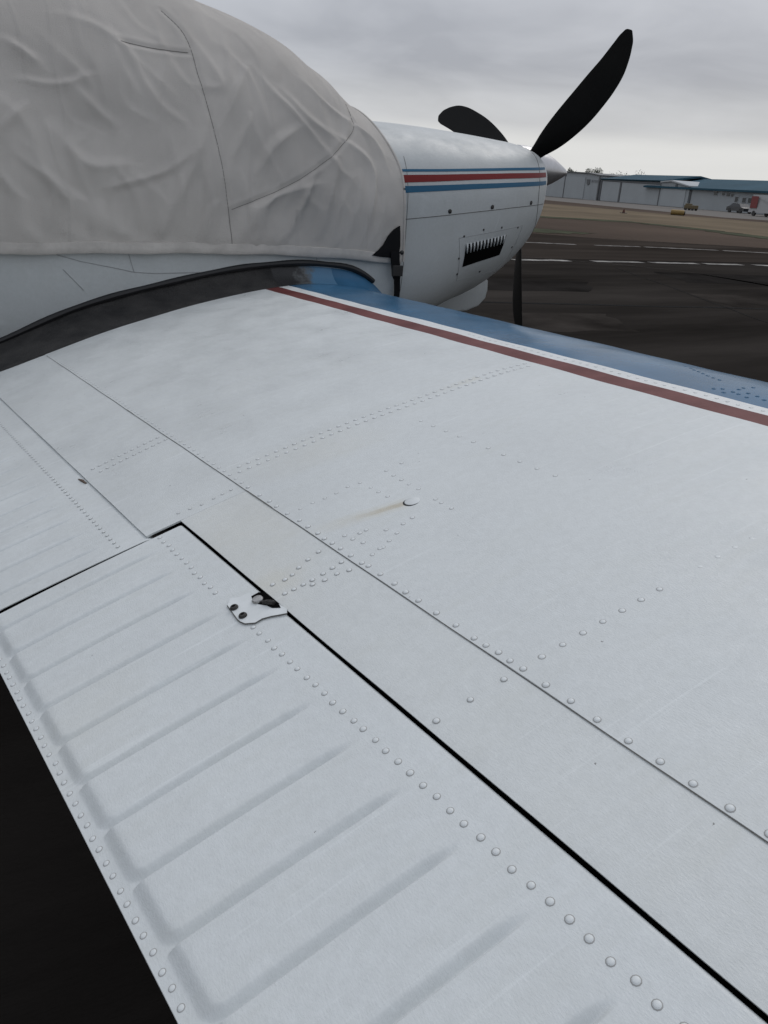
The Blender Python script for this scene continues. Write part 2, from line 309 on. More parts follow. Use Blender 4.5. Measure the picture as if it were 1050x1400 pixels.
# 4: long building under the blue roof
h4 = empty('hangar', fp(72, 8, 0), 'long white building under a blue sheet roof with two rows of windows', 'hangar', 'hangars across the field')
front('wall', rect(61.7, 96, 0, 3.4), 0, 18, m_hw, h4)
prism('roof', [(-.6, 3.15), (9, 5.0), (18.6, 3.15), (18.6, 3.4), (9, 5.3), (-.6, 3.45)], 46, 83.3, m_blue_roof, h4)
prism('roof', [(-.55, 2.85), (9, 4.6), (18.5, 2.85), (18.5, 3.0), (9, 4.8), (-.55, 3.0)], 83.35, 97, m_blue_roof, h4)
for s, z, w, h in ((69.1, 2.75, .9, .6), (71.3, 2.72, .7, .45), (72.7, 2.66, 1.0, .55), (73.8, 2.62, .7, .5), (75.1, 2.0, .75, .8), (77.1, 1.95, .85, .75), (78.5, 1.95, .8, .75), (80.3, 1.9, .8, .7)):
    wv = front('window', rect(s - w / 2 - .1, s + w / 2 + .1, z - h / 2 - .1, z + h / 2 + .1), -.06, -.004, m_hd, h4)
    pn = front('pane', rect(s - w / 2, s + w / 2, z - h / 2, z + h / 2), -.09, -.062, m_win, h4); 
front('opening', rect(81.3, 86.5, 1.1, 2.3), -.08, -.003, m_win, h4)
for k in range(6): front('bar', rect(81.9 + k * .8, 82.05 + k * .8, 1.1, 2.3), -.14, -.082, m_hd, h4)
front('downpipe', rect(61.75, 61.95, 0, 3.3), -.15, -.003, m_trim, h4)

# trees behind the hangars
m_leaf = mat('tree_leaves', (.035, .045, .022), .8, var=.4, vscale=1); m_bark = mat('bark', (.06, .045, .035), .9)
def tree(s, n, h, w, label, seed):
    r = random.Random(seed); base = fp(s, n, 0); t = empty('tree', base, label, 'tree', 'trees behind the hangars')
    adopt(tube('trunk', [base, base + Vector((.1, .1, h * .4)), base + Vector((0, .2, h * .8))], [w * .07, w * .05, w * .02], m_bark), t)
    vs, fs = [], []
    lobes = [(Vector((r.gauss(0, w * .26), r.gauss(0, w * .26), h * r.uniform(.52, .9))), w * r.uniform(.16, .3)) for _ in range(11)]
    for c, rad in lobes:
        for _ in range(130):
            d = Vector((r.gauss(0, 1), r.gauss(0, 1), r.gauss(0, 1))).normalized() * rad * r.uniform(.4, 1.1)
            p = base + c + d; u = Vector((r.gauss(0, 1), r.gauss(0, 1), r.gauss(0, 1))).normalized(); v = u.orthogonal().normalized(); k = len(vs); q = r.uniform(.12, .26)
            vs += [p + u * q, p + v * q * .6, p - u * q, p - v * q * .6]; fs.append((k, k + 1, k + 2, k + 3))
    adopt(mesh('crown', vs, fs, m_leaf, smooth=False), t)
tree(-23.2, 24, 8.2, 5.2, 'small round dark tree rising behind the white hangar with the sign', 1)
tree(-5.0, 24, 7.0, 7.0, 'low spreading dark tree behind the start of the blue roof', 2)
tree(-38.0, 24, 7.9, 3.6, 'smallest bush-like treetop just right of the spinner tip', 3)

# field objects
m_yel = mat('faded_yellow', (.20, .13, .035), .6, var=.15, vscale=2)
m_blackp = mat('black_plastic', (.012, .012, .013), .45)
def barrel(loc, L, r, ang, label, name='yellow_marker'):
    t = empty(name, loc, label, 'marker'); Q = Matrix.Rotation(ang, 3, 'Z')
    bm = bmesh.new(); n = 20
    prof = [(-L/2, r * .9), (-L/2 + .08, r), (-L/6, r), (-L/6 + .05, r * 1.05), (-L/6 + .1, r), (L/6, r), (L/6 + .05, r * 1.05), (L/6 + .1, r), (L/2 - .08, r), (L/2, r * .9)]
    vs = [Vector(loc) + Q @ Vector((x, q * math.cos(2*math.pi*j/n), q * math.sin(2*math.pi*j/n) + r)) for x, q in prof for j in range(n)]
    f = grid(len(prof), n, wrap=True) + [tuple(range(n)), tuple(range((len(prof)-1)*n, len(prof)*n))[::-1]]
    bm.free(); adopt(mesh('drum', vs, f, m_yel), t)
    bm = bmesh.new(); bmesh.ops.create_cone(bm, cap_ends=True, segments=20, radius1=r * .92, radius2=r * .8, depth=.1, matrix=Matrix.Translation(Vector(loc) + Q @ Vector((L/2 + .05, 0, r))) @ Q.to_4x4() @ Matrix.Rotation(math.pi/2, 4, 'Y'))
    adopt(bm_obj('end_cap', bm, m_blackp, smooth=True), t)
    bm = bmesh.new(); box(bm, Vector(loc) + Vector((0, 0, .06)), (L * .7, r * 1.2, .12), Q, .01); adopt(bm_obj('skid', bm, m_blackp), t)
barrel((70.5, 62.0, GZ), 1.35, .27, R_(-48), 'yellow drum-shaped airfield marker lying on the dry grass')
t = empty('equipment_cart', (104, 89, GZ), 'low dull yellow cart parked in front of the gable-ended hangar', 'cart')
bm = bmesh.new(); box(bm, Vector((104, 89, GZ + .5)), (1.0, 1.9, .5), None, .06); box(bm, Vector((104, 89.5, GZ + .82)), (.8, .7, .25), None, .05); adopt(bm_obj('body', bm, mat('dull_ochre', (.11, .085, .045), .8)), t)
for dx in (-.4, .4):
    for dy in (-.65, .65):
        bm = bmesh.new(); bmesh.ops.create_cone(bm, cap_ends=True, segments=14, radius1=.24, radius2=.24, depth=.16, matrix=Matrix.Translation((104 + dx, 89 + dy, GZ + .24)) @ Matrix.Rotation(math.pi/2, 4, 'Y')); adopt(bm_obj('wheel', bm, m_blackp, smooth=True), t)
t = empty('tow_tractor', (129, 108.5, GZ), 'tiny dark tow tractor by the hangar wall under the blue roof', 'tractor')
bm = bmesh.new(); box(bm, Vector((129, 108.5, GZ + .65)), (1.2, 1.7, .7), None, .1); box(bm, Vector((129, 108.9, GZ + 1.2)), (1.0, .7, .5), None, .12); adopt(bm_obj('body', bm, m_trim), t)
for dx in (-.55, .55):
    for dy in (-.5, .55):
        bm = bmesh.new(); bmesh.ops.create_cone(bm, cap_ends=True, segments=14, radius1=.32, radius2=.32, depth=.2, matrix=Matrix.Translation((129 + dx, 108.5 + dy, GZ + .32)) @ Matrix.Rotation(math.pi/2, 4, 'Y')); adopt(bm_obj('wheel', bm, m_blackp, smooth=True), t)
m_car = mat('dark_car_paint', (.012, .014, .018), .25); m_glass = mat('car_glass', (.02, .022, .025), .08); m_truck = mat('white_truck_paint', (.33, .33, .33), .7); m_redp = mat('red_panel', (.17, .025, .025), .5)
def car(c, L, W, H, ang, m, name, label, cat, prof, glass):
    t = empty(name, c, label, cat); Q = Matrix.Rotation(ang, 3, 'Z')
    def sweep(nm, pts, w0, mm):
        k = len(pts); vs = [Vector(c) + Q @ Vector((x, sgn * w0 * (1 - max(0, z - .55 * H) * .22), z)) for sgn in (-.5, .5) for x, z in pts]
        f = [tuple(range(k)), tuple(range(k, 2*k))[::-1]] + [(i, i + k, (i+1) % k + k, (i+1) % k) for i in range(k)]
        return adopt(mesh(nm, vs, f, mm, smooth=False), t)
    sweep('body', prof, W, m); sweep('side_window', glass, W * 1.006, m_glass)
    for x in (-L * .31, L * .31):
        for sgn in (-1, 1):
            bm = bmesh.new(); bmesh.ops.create_cone(bm, cap_ends=True, segments=18, radius1=.34, radius2=.34, depth=.22, matrix=Matrix.Translation(Vector(c) + Q @ Vector((x, sgn * (W/2 - .08), .34))) @ Q.to_4x4() @ Matrix.Rotation(math.pi/2, 4, 'X'))
            w = adopt(bm_obj('wheel', bm, m_blackp, smooth=True), t)
    return t
fang = math.atan2(FD.y, FD.x)
car((114.0, 88.0, GZ), 4.4, 1.8, 1.4, fang, m_car, 'parked_car', 'dark parked car in front of the small windows', 'car',
    [(-2.2, .3), (2.2, .3), (2.2, .75), (1.3, .9), (.7, 1.38), (-.9, 1.42), (-1.7, .95), (-2.2, .85)], [(1.1, .92), (.65, 1.3), (-.85, 1.34), (-1.5, .96)])
tr = car((100.9, 73.0, GZ), 6.5, 2.2, 2.7, fang, m_truck, 'service_truck', 'white service truck with a red panel at the far right edge', 'truck',
    [(-3.2, .45), (3.2, .45), (3.2, 1.2), (2.4, 1.35), (1.8, 2.2), (.6, 2.25), (.6, 2.7), (-3.2, 2.7)], [(2.25, 1.4), (1.75, 2.1), (.75, 2.12), (.75, 1.4)])
vs = [Vector((100.9, 73.0, GZ)) + Matrix.Rotation(fang, 3, 'Z') @ Vector((x, y, z)) for y in (-1.13, -1.10) for x, z in ((-3.0, 1.0), (-1.6, 1.0), (-1.6, 2.5), (-3.0, 2.5))]
for sgn in (1,):
    adopt(mesh('side_panel', vs, [(0, 1, 2, 3), (7, 6, 5, 4), (0, 4, 5, 1), (1, 5, 6, 2), (2, 6, 7, 3), (3, 7, 4, 0)], m_redp, smooth=False), tr)
t = empty('field_marker', (60.5, 59.8, GZ), 'tiny rust-red marker post standing on the brown field', 'marker')
bm = bmesh.new(); bmesh.ops.create_cone(bm, cap_ends=True, segments=12, radius1=.15, radius2=.08, depth=.32, matrix=Matrix.Translation((60.5, 59.8, GZ + .2))); adopt(bm_obj('cone', bm, mat('rust_red', (.09, .04, .03), .9), smooth=True), t)
bm = bmesh.new(); box(bm, Vector((60.5, 59.8, GZ + .03)), (.5, .5, .06), None, .01); adopt(bm_obj('base', bm, m_blackp), t)

# ================================================================= AIRPLANE
YC = 4.0                                         # centreline
plane = empty('airplane', (0.6, YC, GZ), 'white low-wing propeller airplane with red and blue stripes parked on the apron', 'airplane')
STAINS = [(.492, .998, -1, .30, .13, .010, .7, RUST), (.492, .998, -1, .30, .26, .024, .40, TEA), (.60, 1.33, -1, .12, .42, .10, .22, TEA), (.93, 1.42, -1, -.05, .16, .02, .35, TEA)]
m_white = paint('white_wing_paint', WHITE, STAINS)
m_white2 = paint('white_panel_paint', (.620, .648, .644), [(.33, 1.33, -.35, -1, .80, .13, .30, (.60, .58, .49)), (.27, .98, -.6, -.6, .12, .05, .35, TEA)])
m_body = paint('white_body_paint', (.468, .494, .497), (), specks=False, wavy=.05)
m_wblue = mat('blue_gloss_paint', (.042, .125, .225), .22, spec=.12, var=.2, vscale=5, bump=.25, bscale=5)
m_sblue = mat('stripe_blue', (.022, .105, .19), .45, spec=.2)
m_mar = mat('maroon_stripe_paint', (.115, .028, .027), .5, spec=.12, var=.15, vscale=9, vcol=(.165, .055, .052), bump=.05, bscale=90)
m_sred = mat('stripe_red', (.17, .014, .014), .45, spec=.2)
m_swhite = paint('white_stripe_paint', (.69, .71, .71), (), specks=False)
m_walk = mat('walkway_grip', (.018, .018, .019), .8, var=.5, vscale=10, vcol=(.042, .04, .038), bump=.8, bscale=260)
m_scuff = mat('worn_walkway_edge', (.018, .018, .019), .5, vscale=16, var=.3, vcol=(.075, .15, .23), bump=.25, bscale=160)
def worn_edge(m, x0, x1):
    nt = m.node_tree; L = nt.links; b = nt.nodes['Principled BSDF']; t = nt.nodes.new('ShaderNodeTexCoord'); sx = nt.nodes.new('ShaderNodeSeparateXYZ'); L.new(t.outputs['Object'], sx.inputs[0])
    mr = nt.nodes.new('ShaderNodeMapRange'); L.new(sx.outputs['X'], mr.inputs[0]); mr.inputs[1].default_value = x0; mr.inputs[2].default_value = x1
    n = nt.nodes.new('ShaderNodeTexNoise'); n.inputs['Scale'].default_value = 9; n.inputs['Detail'].default_value = 8; n.inputs['Roughness'].default_value = .7; L.new(t.outputs['Object'], n.inputs['Vector'])
    a = nt.nodes.new('ShaderNodeMath'); a.operation = 'MULTIPLY_ADD'; L.new(n.outputs['Fac'], a.inputs[0]); a.inputs[1].default_value = 1.3; a.inputs[2].default_value = -.65
    a2 = nt.nodes.new('ShaderNodeMath'); a2.operation = 'ADD'; L.new(a.outputs[0], a2.inputs[0]); L.new(mr.outputs[0], a2.inputs[1])
    r = nt.nodes.new('ShaderNodeValToRGB'); e = r.color_ramp.elements; e[0].position = .34; e[0].color = (.018, .018, .019, 1); e[1].position = .66; e[1].color = (.07, .17, .28, 1); q = e.new(.48); q.color = (.09, .095, .095, 1); L.new(a2.outputs[0], r.inputs[0]); L.new(r.outputs[0], b.inputs['Base Color'])
worn_edge(m_scuff, 1.20, 1.52)
m_seal_shade = mat('black_seal_and_shade', (.008, .008, .009), .55)
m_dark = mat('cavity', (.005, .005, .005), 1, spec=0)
m_metal = mat('bare_metal', (.42, .42, .41), .38, metal=.9, var=.15, vscale=60)
m_screw = mat('dark_screw', (.05, .048, .045), .42, metal=.7, bump=.3, bscale=300)
m_joint = mat('panel_gap', (.10, .098, .09), .8)
m_soft = mat('soft_joint', (.25, .255, .26), .7)
m_prop = mat('propeller_black', (.005, .005, .005), .55, spec=.12, var=.2, vscale=8)
m_spin = mat('spinner_metal', (.50, .50, .51), .34, metal=.85, var=.1, vscale=12)
m_rub = mat('tyre_rubber', (.015, .015, .015), .8)

# ---- wing surface: (y, u) with u = 0 at the trailing edge and 1 at the leading edge
KTE, KLE, DIH, INC, TH, CM, C0 = -.112477, .0979858, math.tan(.0859822), math.tan(.105373), .1653053, .0306519, 1.568211
def foil(u, lower=False):
    v = np.clip(1 - u, 0, 1)
    t = 5 * TH * (.2969 * np.sqrt(v) - .126 * v - .3516 * v**2 + .2843 * v**3 - .1036 * v**4)
    p = .3; c = np.where(v < p, CM / p**2 * (2*p*v - v*v), CM / (1-p)**2 * ((1-2*p) + 2*p*v - v*v))
    return c - t * .75 if lower else c + t
def W(y, u, off=0., lower=False):
    y = np.asarray(y, float); u = np.asarray(u, float); C = C0 + (KLE - KTE) * y
    x = KTE * y + u * C; z = -DIH * y + INC * u * C + C * foil(u, lower) + off
    return np.stack(np.broadcast_arrays(x, y, z), -1)
def Wn(y, u):
    a = W(y + 1e-3, u) - W(y - 1e-3, u); b = W(y, u + 1e-3) - W(y, u - 1e-3); n = np.cross(b, a); n /= np.linalg.norm(n); return n if n[2] > 0 else -n
U_HINGE, U_SEAM, U_FLAP = .1884, .2562, .1546
Y_TIP, Y_SPLIT, Y_STEP = -1.25, 1.2805, 1.2945
YA = lambda u: np.interp(u, [0, .21, .396, .51, .676, .74, .85, 1.0], [3.06, 3.09, 3.175, 3.21, 3.262, 3.285, 3.31, 3.34])   # inboard edge of the painted skin
YU = [3.0]
def ugrid(u0, u1, n, le=False):
    if le: a = np.linspace(0, 1, n); return 1 - (1 - u0) * (1 - a)**2 if u1 == 1 else None
    return np.linspace(u0, u1, n)
YS = np.concatenate([np.linspace(0, .12, 6)[:-1], np.linspace(.12, 1, 110)])
wave = lambda y, u: .0007 * np.sin(y * 9 + 1.3 * np.sin(u * 14)) * np.sin(u * 19 + y * 2) + .0005 * np.sin(y * 23 + u * 31)
def skin(name, us, m, parent, off=0., edge=0., wavy=True, y0=Y_TIP, y1=None, thick=0.):
    us = np.asarray(us); Y1 = (YA(us) if y1 is None else np.full(len(us), y1))
    Y = y0 + (Y1[:, None] - y0) * np.linspace(0, 1, 130)[None, :]; U = np.repeat(us[:, None], 130, 1)
    P = W(Y, U, off)
    if wavy: P[..., 2] += wave(Y, U)
    vs = P.reshape(-1, 3).tolist(); f = grid(len(us), 130)
    def apron_edge(idx, drop):
        k = len(vs); 
        for i in idx: vs.append([vs[i][0], vs[i][1], vs[i][2] - drop])
        for a in range(len(idx) - 1): f.append((idx[a], idx[a + 1], k + a + 1, k + a))
    if edge: apron_edge(list(range(130)), edge)
    if thick:
        apron_edge([i * 130 for i in range(len(us))], thick)
        apron_edge([i * 130 + 129 for i in range(len(us))], thick)
    return mesh(name, vs, f, m, parent, sharp=55)
ident = Matrix.Translation(plane.location).inverted()
def P_(o, parent=plane):
    o.parent = parent
    if parent is plane: o.matrix_parent_inverse = ident
    return o
wing = P_(skin('wing', np.linspace(U_SEAM, .6681, 70), m_white, None, off=.0014, edge=.004))
skin('red_stripe', np.linspace(.6681, .6968, 8), m_mar, wing, off=.0014)
skin('white_stripe', np.linspace(.6968, .7183, 7), m_swhite, wing, off=.0014)
ule = 1 - (1 - .7183) * (1 - np.linspace(0, 1, 40))**2
lead = skin('leading_edge', ule, m_wblue, wing, off=.0014, wavy=True)
# underside with the rear spar
yy = np.linspace(Y_TIP, 3.4, 40); ul = np.concatenate([1 - (1 - .2) * np.linspace(0, 1, 30)**2])
Pl = W(yy[None, :], ul[:, None], .0, True); lo = Pl.reshape(-1, 3).tolist(); fl = grid(30, 40, flip=True)
k = len(lo); top = W(yy, np.full(40, .2), -.012); lo += top.tolist(); fl += [(29 * 40 + i, 29 * 40 + i + 1, k + i + 1, k + i) for i in range(39)]
o = mesh('underside', lo, fl, m_white, wing)
tipu = np.linspace(.0, 1, 40)**.7; tp = np.concatenate([W(np.full(40, Y_TIP), tipu, .0012), W(np.full(38, Y_TIP), tipu[::-1][1:-1], 0, True)]); cen = tp.mean(0)
tv = tp.tolist() + [[p[0], Y_TIP - .10, p[2] * .35 + cen[2] * .65] for p in tp] ; n_ = len(tp)
mesh('wing_tip', tv, [(i, (i + 1) % n_, (i + 1) % n_ + n_, i + n_) for i in range(n_)] + [tuple(range(n_, 2 * n_))], m_white, wing)
# aft skin panels that shroud the flap and the aileron
def shroud(u0, y0, y1, m, off, nm='aft_panel'):
    us = np.linspace(u0, U_SEAM + .004, 16); ys = np.linspace(y0, y1 if not callable(y1) else 3.1, 120)
    Yv = np.repeat(ys[None], 16, 0)
    if callable(y1): Yv = y0 + (YA(us)[:, None] - y0) * np.linspace(0, 1, 120)[None]
    P = W(Yv, us[:, None], off); P[..., 2] += wave(Yv, us[:, None]) * .6
    P[0, :, 2] -= .0006                                   # rolled lip
    bot = P.copy(); bot[..., 2] -= .0034; bot[0, :, 0] += .0022
    vs = P.reshape(-1, 3).tolist() + bot.reshape(-1, 3).tolist(); n = 16 * 120
    f = grid(16, 120) + grid(16, 120, off=n, flip=True) + [(j, j + n, j + n + 1, j + 1) for j in range(119)]
    for e in (0, 119): f += [(i * 120 + e, (i + 1) * 120 + e, (i + 1) * 120 + e + n, i * 120 + e + n) for i in range(15)]
    return mesh(nm, vs, f, m, wing, sharp=30)
shroud(U_HINGE, Y_TIP, Y_STEP, m_white2, 0.)
shroud(U_FLAP, Y_STEP + .0006, YA, m_white, 0.)
# lap seam sealant: dark hairline under the main skin's rear edge
ys = np.linspace(Y_TIP, 3.08, 200)
def strip(name, ys, us, off, wd, m, parent):
    A = W(ys, us, off); B = A.copy(); B[:, 0] -= wd; B[:, 2] -= wd * .17
    vs = A.tolist() + B.tolist(); n = len(ys); return mesh(name, vs, [(i, i + 1, n + i + 1, n + i) for i in range(n - 1)], m, parent)
strip('lap_seam', ys, np.full(200, U_SEAM + .0005), .0007 , .0021, m_joint, wing)

# ---- aileron and flap with pressed beads
BEAD0, BEADS = .3285, .0897
def surface(name, y0, y1, u_front, bead_end, ncyc, m, drop, y_off=0., nose=.172, slope=0.):
    yl = []
    k0 = math.floor((y0 - BEAD0 - y_off) / BEADS) - 1; k1 = math.ceil((y1 - BEAD0 - y_off) / BEADS) + 1
    prof = np.concatenate([np.linspace(-.38, -.09, 5), np.linspace(-.065, .150, 26), np.linspace(.18, .60, 8)])
    for k in range(k0, k1): yl += list(BEAD0 + y_off + (k + prof) * BEADS)
    yl = np.array(sorted([y for y in yl if y0 < y < y1] + [y0, y0 + .002, y1 - .002, y1]))
    us = np.concatenate([np.linspace(0, .022, 34), np.linspace(.024, bead_end - .03, 26), np.linspace(bead_end - .028, bead_end + .006, 16), np.linspace(bead_end + .009, nose, 7), np.linspace(nose + .001, u_front, 16)])
    Y, U = np.meshgrid(yl, us)
    d = ((Y - BEAD0 - y_off) / BEADS); d = (d - np.round(d)) * BEADS            # signed distance to the nearest bead, inboard positive
    fade = 1 - sm(bead_end - .024, bead_end, U)
    w1 = .0108 * (.5 + .5 * fade); w2 = .0052; w3 = .0125; dep = .0084
    C = C0 + (KLE - KTE) * Y; e = np.mod(Y - BEAD0 - y_off, BEADS); bb = (U - .0085) * C; R = .0195
    do = dep * fade * (.55 * (1 - sm(0, 1, e / w1)) + .45 * (1 - np.clip(e / (w1 * 1.5), 0, 1))**1.7); di = dep * fade * (1 - sm(0, 1, (BEADS - e) / w2)); da = dep * (.6 * (1 - sm(0, 1, bb / w3)) + .4 * (1 - np.clip(bb / (w3 * 1.4), 0, 1))**1.6)
    cor = (e < R) & (bb < R) & (U < .05)                                  # bay corner rounds from the flange into the bead
    rd = R - np.hypot(R - e, R - bb); wc = w1 + (w3 - w1) * np.arctan2(np.maximum(R - bb, 0), np.maximum(R - e, 1e-6)) / (math.pi / 2)
    dc = dep * (.57 * (1 - sm(0, 1, rd / wc)) + .43 * (1 - np.clip(rd / (wc * 1.45), 0, 1))**1.65)
    R2 = .006; cor2 = (BEADS - e < R2) & (bb < R2); rd2 = R2 - np.hypot(R2 - (BEADS - e), R2 - bb); dc2 = dep * (1 - sm(0, 1, rd2 / (w2 + (w3 - w2) * np.clip((R2 - bb) / R2, 0, 1))))
    h = -np.where(cor, np.maximum(dc, di), np.maximum(np.maximum(do, di), da))
    h = np.where(cor2, np.minimum(h, -dc2), h)
    P = W(Y, U, -drop); P[..., 2] += h + slope * (1 - U / .19)
    r = np.clip((U - nose) / (u_front - nose), 0, 1); P[..., 2] -= .055 * r**2.4     # nose rolls down into the gap
    nu, ny = U.shape; vs = P.reshape(-1, 3).tolist(); f = grid(nu, ny)
    # lower skin and ends
    L = W(Y, U, 0, True); L[..., 2] = np.minimum(L[..., 2], P[..., 2] - .0022); L[0, :, 2] = P[0, :, 2] - .0022
    n = nu * ny; vs += L.reshape(-1, 3).tolist(); f += grid(nu, ny, off=n, flip=True)
    f += [(j, j + n, j + n + 1, j + 1) for j in range(ny - 1)] + [((nu-1)*ny + j + 1, (nu-1)*ny + j + n + 1, (nu-1)*ny + j + n, (nu-1)*ny + j) for j in range(ny - 1)]
    for e in (0, ny - 1): f += [(i * ny + e, (i + 1) * ny + e, (i + 1) * ny + e + n, i * ny + e + n) for i in range(nu - 1)]
    return P_(mesh(name, vs, f, m, None, sharp=50))
m_ail = paint('white_aileron_paint', (.638, .67, .672), [(-.02, .97, -.3, -1, .3, .10, .14, TEA)])
AIL_DROP = .0030
aileron = surface('aileron', -1.05, Y_SPLIT, .1965, .1525, 0, m_ail, AIL_DROP, nose=.1836)
flap = surface('flap', Y_SPLIT + .0055, 3.02, .175, .118, 0, m_ail, .0050, y_off=.028, nose=.150, slope=.007)
mesh('end_shade', [W(Y_SPLIT + .0045, u, -.0062 + .007 * (1 - u / .19) + dz - (.0084 * (1 - sm(.0085, .02, u)))).tolist() for u in np.linspace(.002, .15, 30) for dz in (0, -.03 * min(1, u * 12))], grid(30, 2), m_dark, flap, smooth=False)  # black sheet painting the shade in the gap between flap and aileron
# dark cove behind the gap
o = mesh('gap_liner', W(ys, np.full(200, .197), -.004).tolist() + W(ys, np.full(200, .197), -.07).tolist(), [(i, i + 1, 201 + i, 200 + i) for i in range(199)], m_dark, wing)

# ---- rivets
RIV = []                                                   # (position, normal, radius, owner)
def riv(y, u, r=.0040, owner=None, off=.0012, h=1.0):
    if owner is None or owner is wing or owner is lead: off += float(wave(y, u)) * (1 if u > U_SEAM else .6)      # sit on the waves of the skin
    off += .0004
    RIV.append((Vector(W(y, u, off)), Vector(Wn(y, u)), r * .84 * random.uniform(.94, 1.06), owner or wing, h))
for k in range(-30, 50):                                   # aileron front row
    y = .218 + .02145 * k
    if -1.0 < y < 1.275 and not (.885 < y < .995): riv(y + random.gauss(0, .0007), .1612 + random.gauss(0, .0004) + (.0015 if y > 1.1 else 0), .0040, aileron, -AIL_DROP - .0002, 1.1)
for k in range(-60, 40):                                   # trailing edge row
    y = .430 + .0219 * k
    if -1.0 < y < 1.27: riv(y + random.gauss(0, .001), .0040 + random.gauss(0, .0003), .0036, aileron, -AIL_DROP - .0086, .9)
for y in (1.304, 1.252, 1.212, 1.181, 1.138, 1.096, 1.064, 1.031, 1.007, .984, .959, .928, .896, .881, .848, .812, .783, .754, .714, .675, .638, .617, .596, .575, .554, .517, .481, .444, .404, .367, .331, .294, .258, .221, .185, .148): riv(y, .2602 + random.gauss(0, .0003), .0042, wing, .0013, 1.1)
for k in range(40): riv(.80 + k * .026, .7078 + random.gauss(0, .0006), .0034, wing, .0013, .6)
for k in range(58): riv(1.334 + k * .0285, .2602, .0036, wing, .0013, .8)
for k in range(37):                                         # double chordwise row
    u = .270 + k * .0106 
    riv(1.386 + .02 * sm(.45, .66, u), u, .0046, wing, .0012, .95); riv(1.412 + .02 * sm(.45, .66, u), u + .005, .0046, wing, .0012, .95)
for k in range(7): riv(.5555, .2765 + k * .01735, .0042, wing, .0012, .75)
for k in range(9): riv(.5555, .42 + k * .018, .0036, wing, .0009, .35)
for u in (.2465, .2206, .1952): riv(.5565, u, .0040, wing, .0002, 1)
for y, u in [(.918,.1973),(.917,.2050),(.917,.2132),(.917,.2213),(.919,.2315),(.922,.2410),(.925,.2502),(.955,.1967),(.952,.2068),(.955,.2143),(.965,.2230),(.974,.2340),(.981,.2459),(.906,.2182),(.902,.2279),(.902,.2388),(.896,.2481)]: riv(y, u, .0040, wing, .0002, .9)
for y, u in [(.988,.2731),(.968,.2746),(.946,.2774),(.975,.2838),(.975,.2898),(.910,.2813),(.909,.2841),(.918,.2930),(.928,.3041),(.950,.3010),(.944,.3159),(.949,.3270),(.904,.2722)]: riv(y, u, .0038, wing, .0012, .7)
for y, u in [(1.134,.2716),(1.136,.2848),(1.133,.2967),(1.133,.3088),(1.138,.3223),(1.133,.3341),(1.100,.3353),(1.073,.3348),(1.045,.3350),(1.140,.3825),(1.136,.3640),(1.108,.3628),(1.081,.3622),(1.055,.3614),(1.026,.3613),(.971,.3589),(.953,.3583),(.925,.3580)]: riv(y, u, .0036, wing, .0012, .6)
for k in range(10): riv(1.285 - k * .044, .4555, .0040, wing, .0012, .55)
for y, u in [(1.327,.1924),(1.323,.2036),(1.319,.2147),(1.322,.2277),(1.324,.2373),(1.326,.2469)]: riv(y, u, .0032, wing, .0002, .5)
for k in range(11): riv(1.735 + .003 * k, .168 + k * .0080, .0040, wing, .0002, .8); riv(1.70 + .003 * k, .172 + k * .0080, .0040, wing, .0002, .8)
for k in range(80): riv(1.310 + k * .0215, .1295, .0034, flap, -.0022, .9)
for y, u in [(1.22,.825),(1.195,.818),(1.174,.811),(1.153,.806),(1.133,.801),(1.112,.796),(1.091,.792),(1.070,.789),(1.01,.739),(1.0,.747),(.978,.734),(.972,.745),(.989,.775),(.986,.79),(.982,.762),(.955,.742),(.950,.755),(.93,.738),(.925,.752),(.90,.745)]: riv(y, u, .0042, lead, .0014, .7)
def dome(name, seg=10):
    vs = []; pr = [(1.28, -.02), (1.0, .08), (.86, .31), (.58, .43), (.0, .47)]      # outermost ring is the grime collar
    for q, z in pr[:-1]: vs += [(q * math.cos(2*math.pi*j/seg), q * math.sin(2*math.pi*j/seg), z) for j in range(seg)]
    vs.append((0, 0, pr[-1][1])); f = grid(4, seg, wrap=True) + [(3*seg + j, 3*seg + (j+1) % seg, 4*seg) for j in range(seg)]
    me = bpy.data.meshes.new(name); me.from_pydata(vs, [], f); me.polygons.foreach_set('use_smooth', [True] * len(me.polygons)); return me, vs, f
rme, rvs, rfs = dome('rivet'); bme = rme.copy(); bme.materials.append(m_wblue); m_riv = mat('rivet_paint', (.635, .665, .665), .4, var=.08, vscale=30); rme.materials.append(m_riv); m_grime = mat('rivet_grime', (.34, .335, .32), .8, var=.35, vscale=45, vcol=(.46, .47, .46)); rme.materials.append(m_grime)
for i_ in range(10): rme.polygons[i_].material_index = 1
def seen(p):
    d = p - CAM; w = d.dot(FW)
    if w < .1: return 0
    x = .5 + (d.dot(RT) / w) * 1076.42 / 1050; y = .5 - (d.dot(UP) / w) * 1076.42 / 1400
    return 1 / w if -.02 < x < 1.02 and -.02 < y < 1.02 else 0
RIV.sort(key=lambda r: -seen(r[0]) * r[2] * (.4 + r[4]))
rest = {}
for i, (p, n, r, ow, h) in enumerate(RIV):
    q = n.to_track_quat('Z', 'Y'); M = Matrix.Translation(p) @ q.to_matrix().to_4x4() @ Matrix.Diagonal((r, r, r * h * .86, 1))
    if i < 290 and seen(p):
        o = bpy.data.objects.new('rivet', bme if ow is lead else rme); COL.objects.link(o); o.parent = wing if ow is lead else ow
        # children of a part keep world coordinates: the part itself sits at the origin
        o.matrix_parent_inverse = Matrix(); o.matrix_basis = M
    else: rest.setdefault(ow.name, (wing if ow is lead else ow, []))[1].append(M)
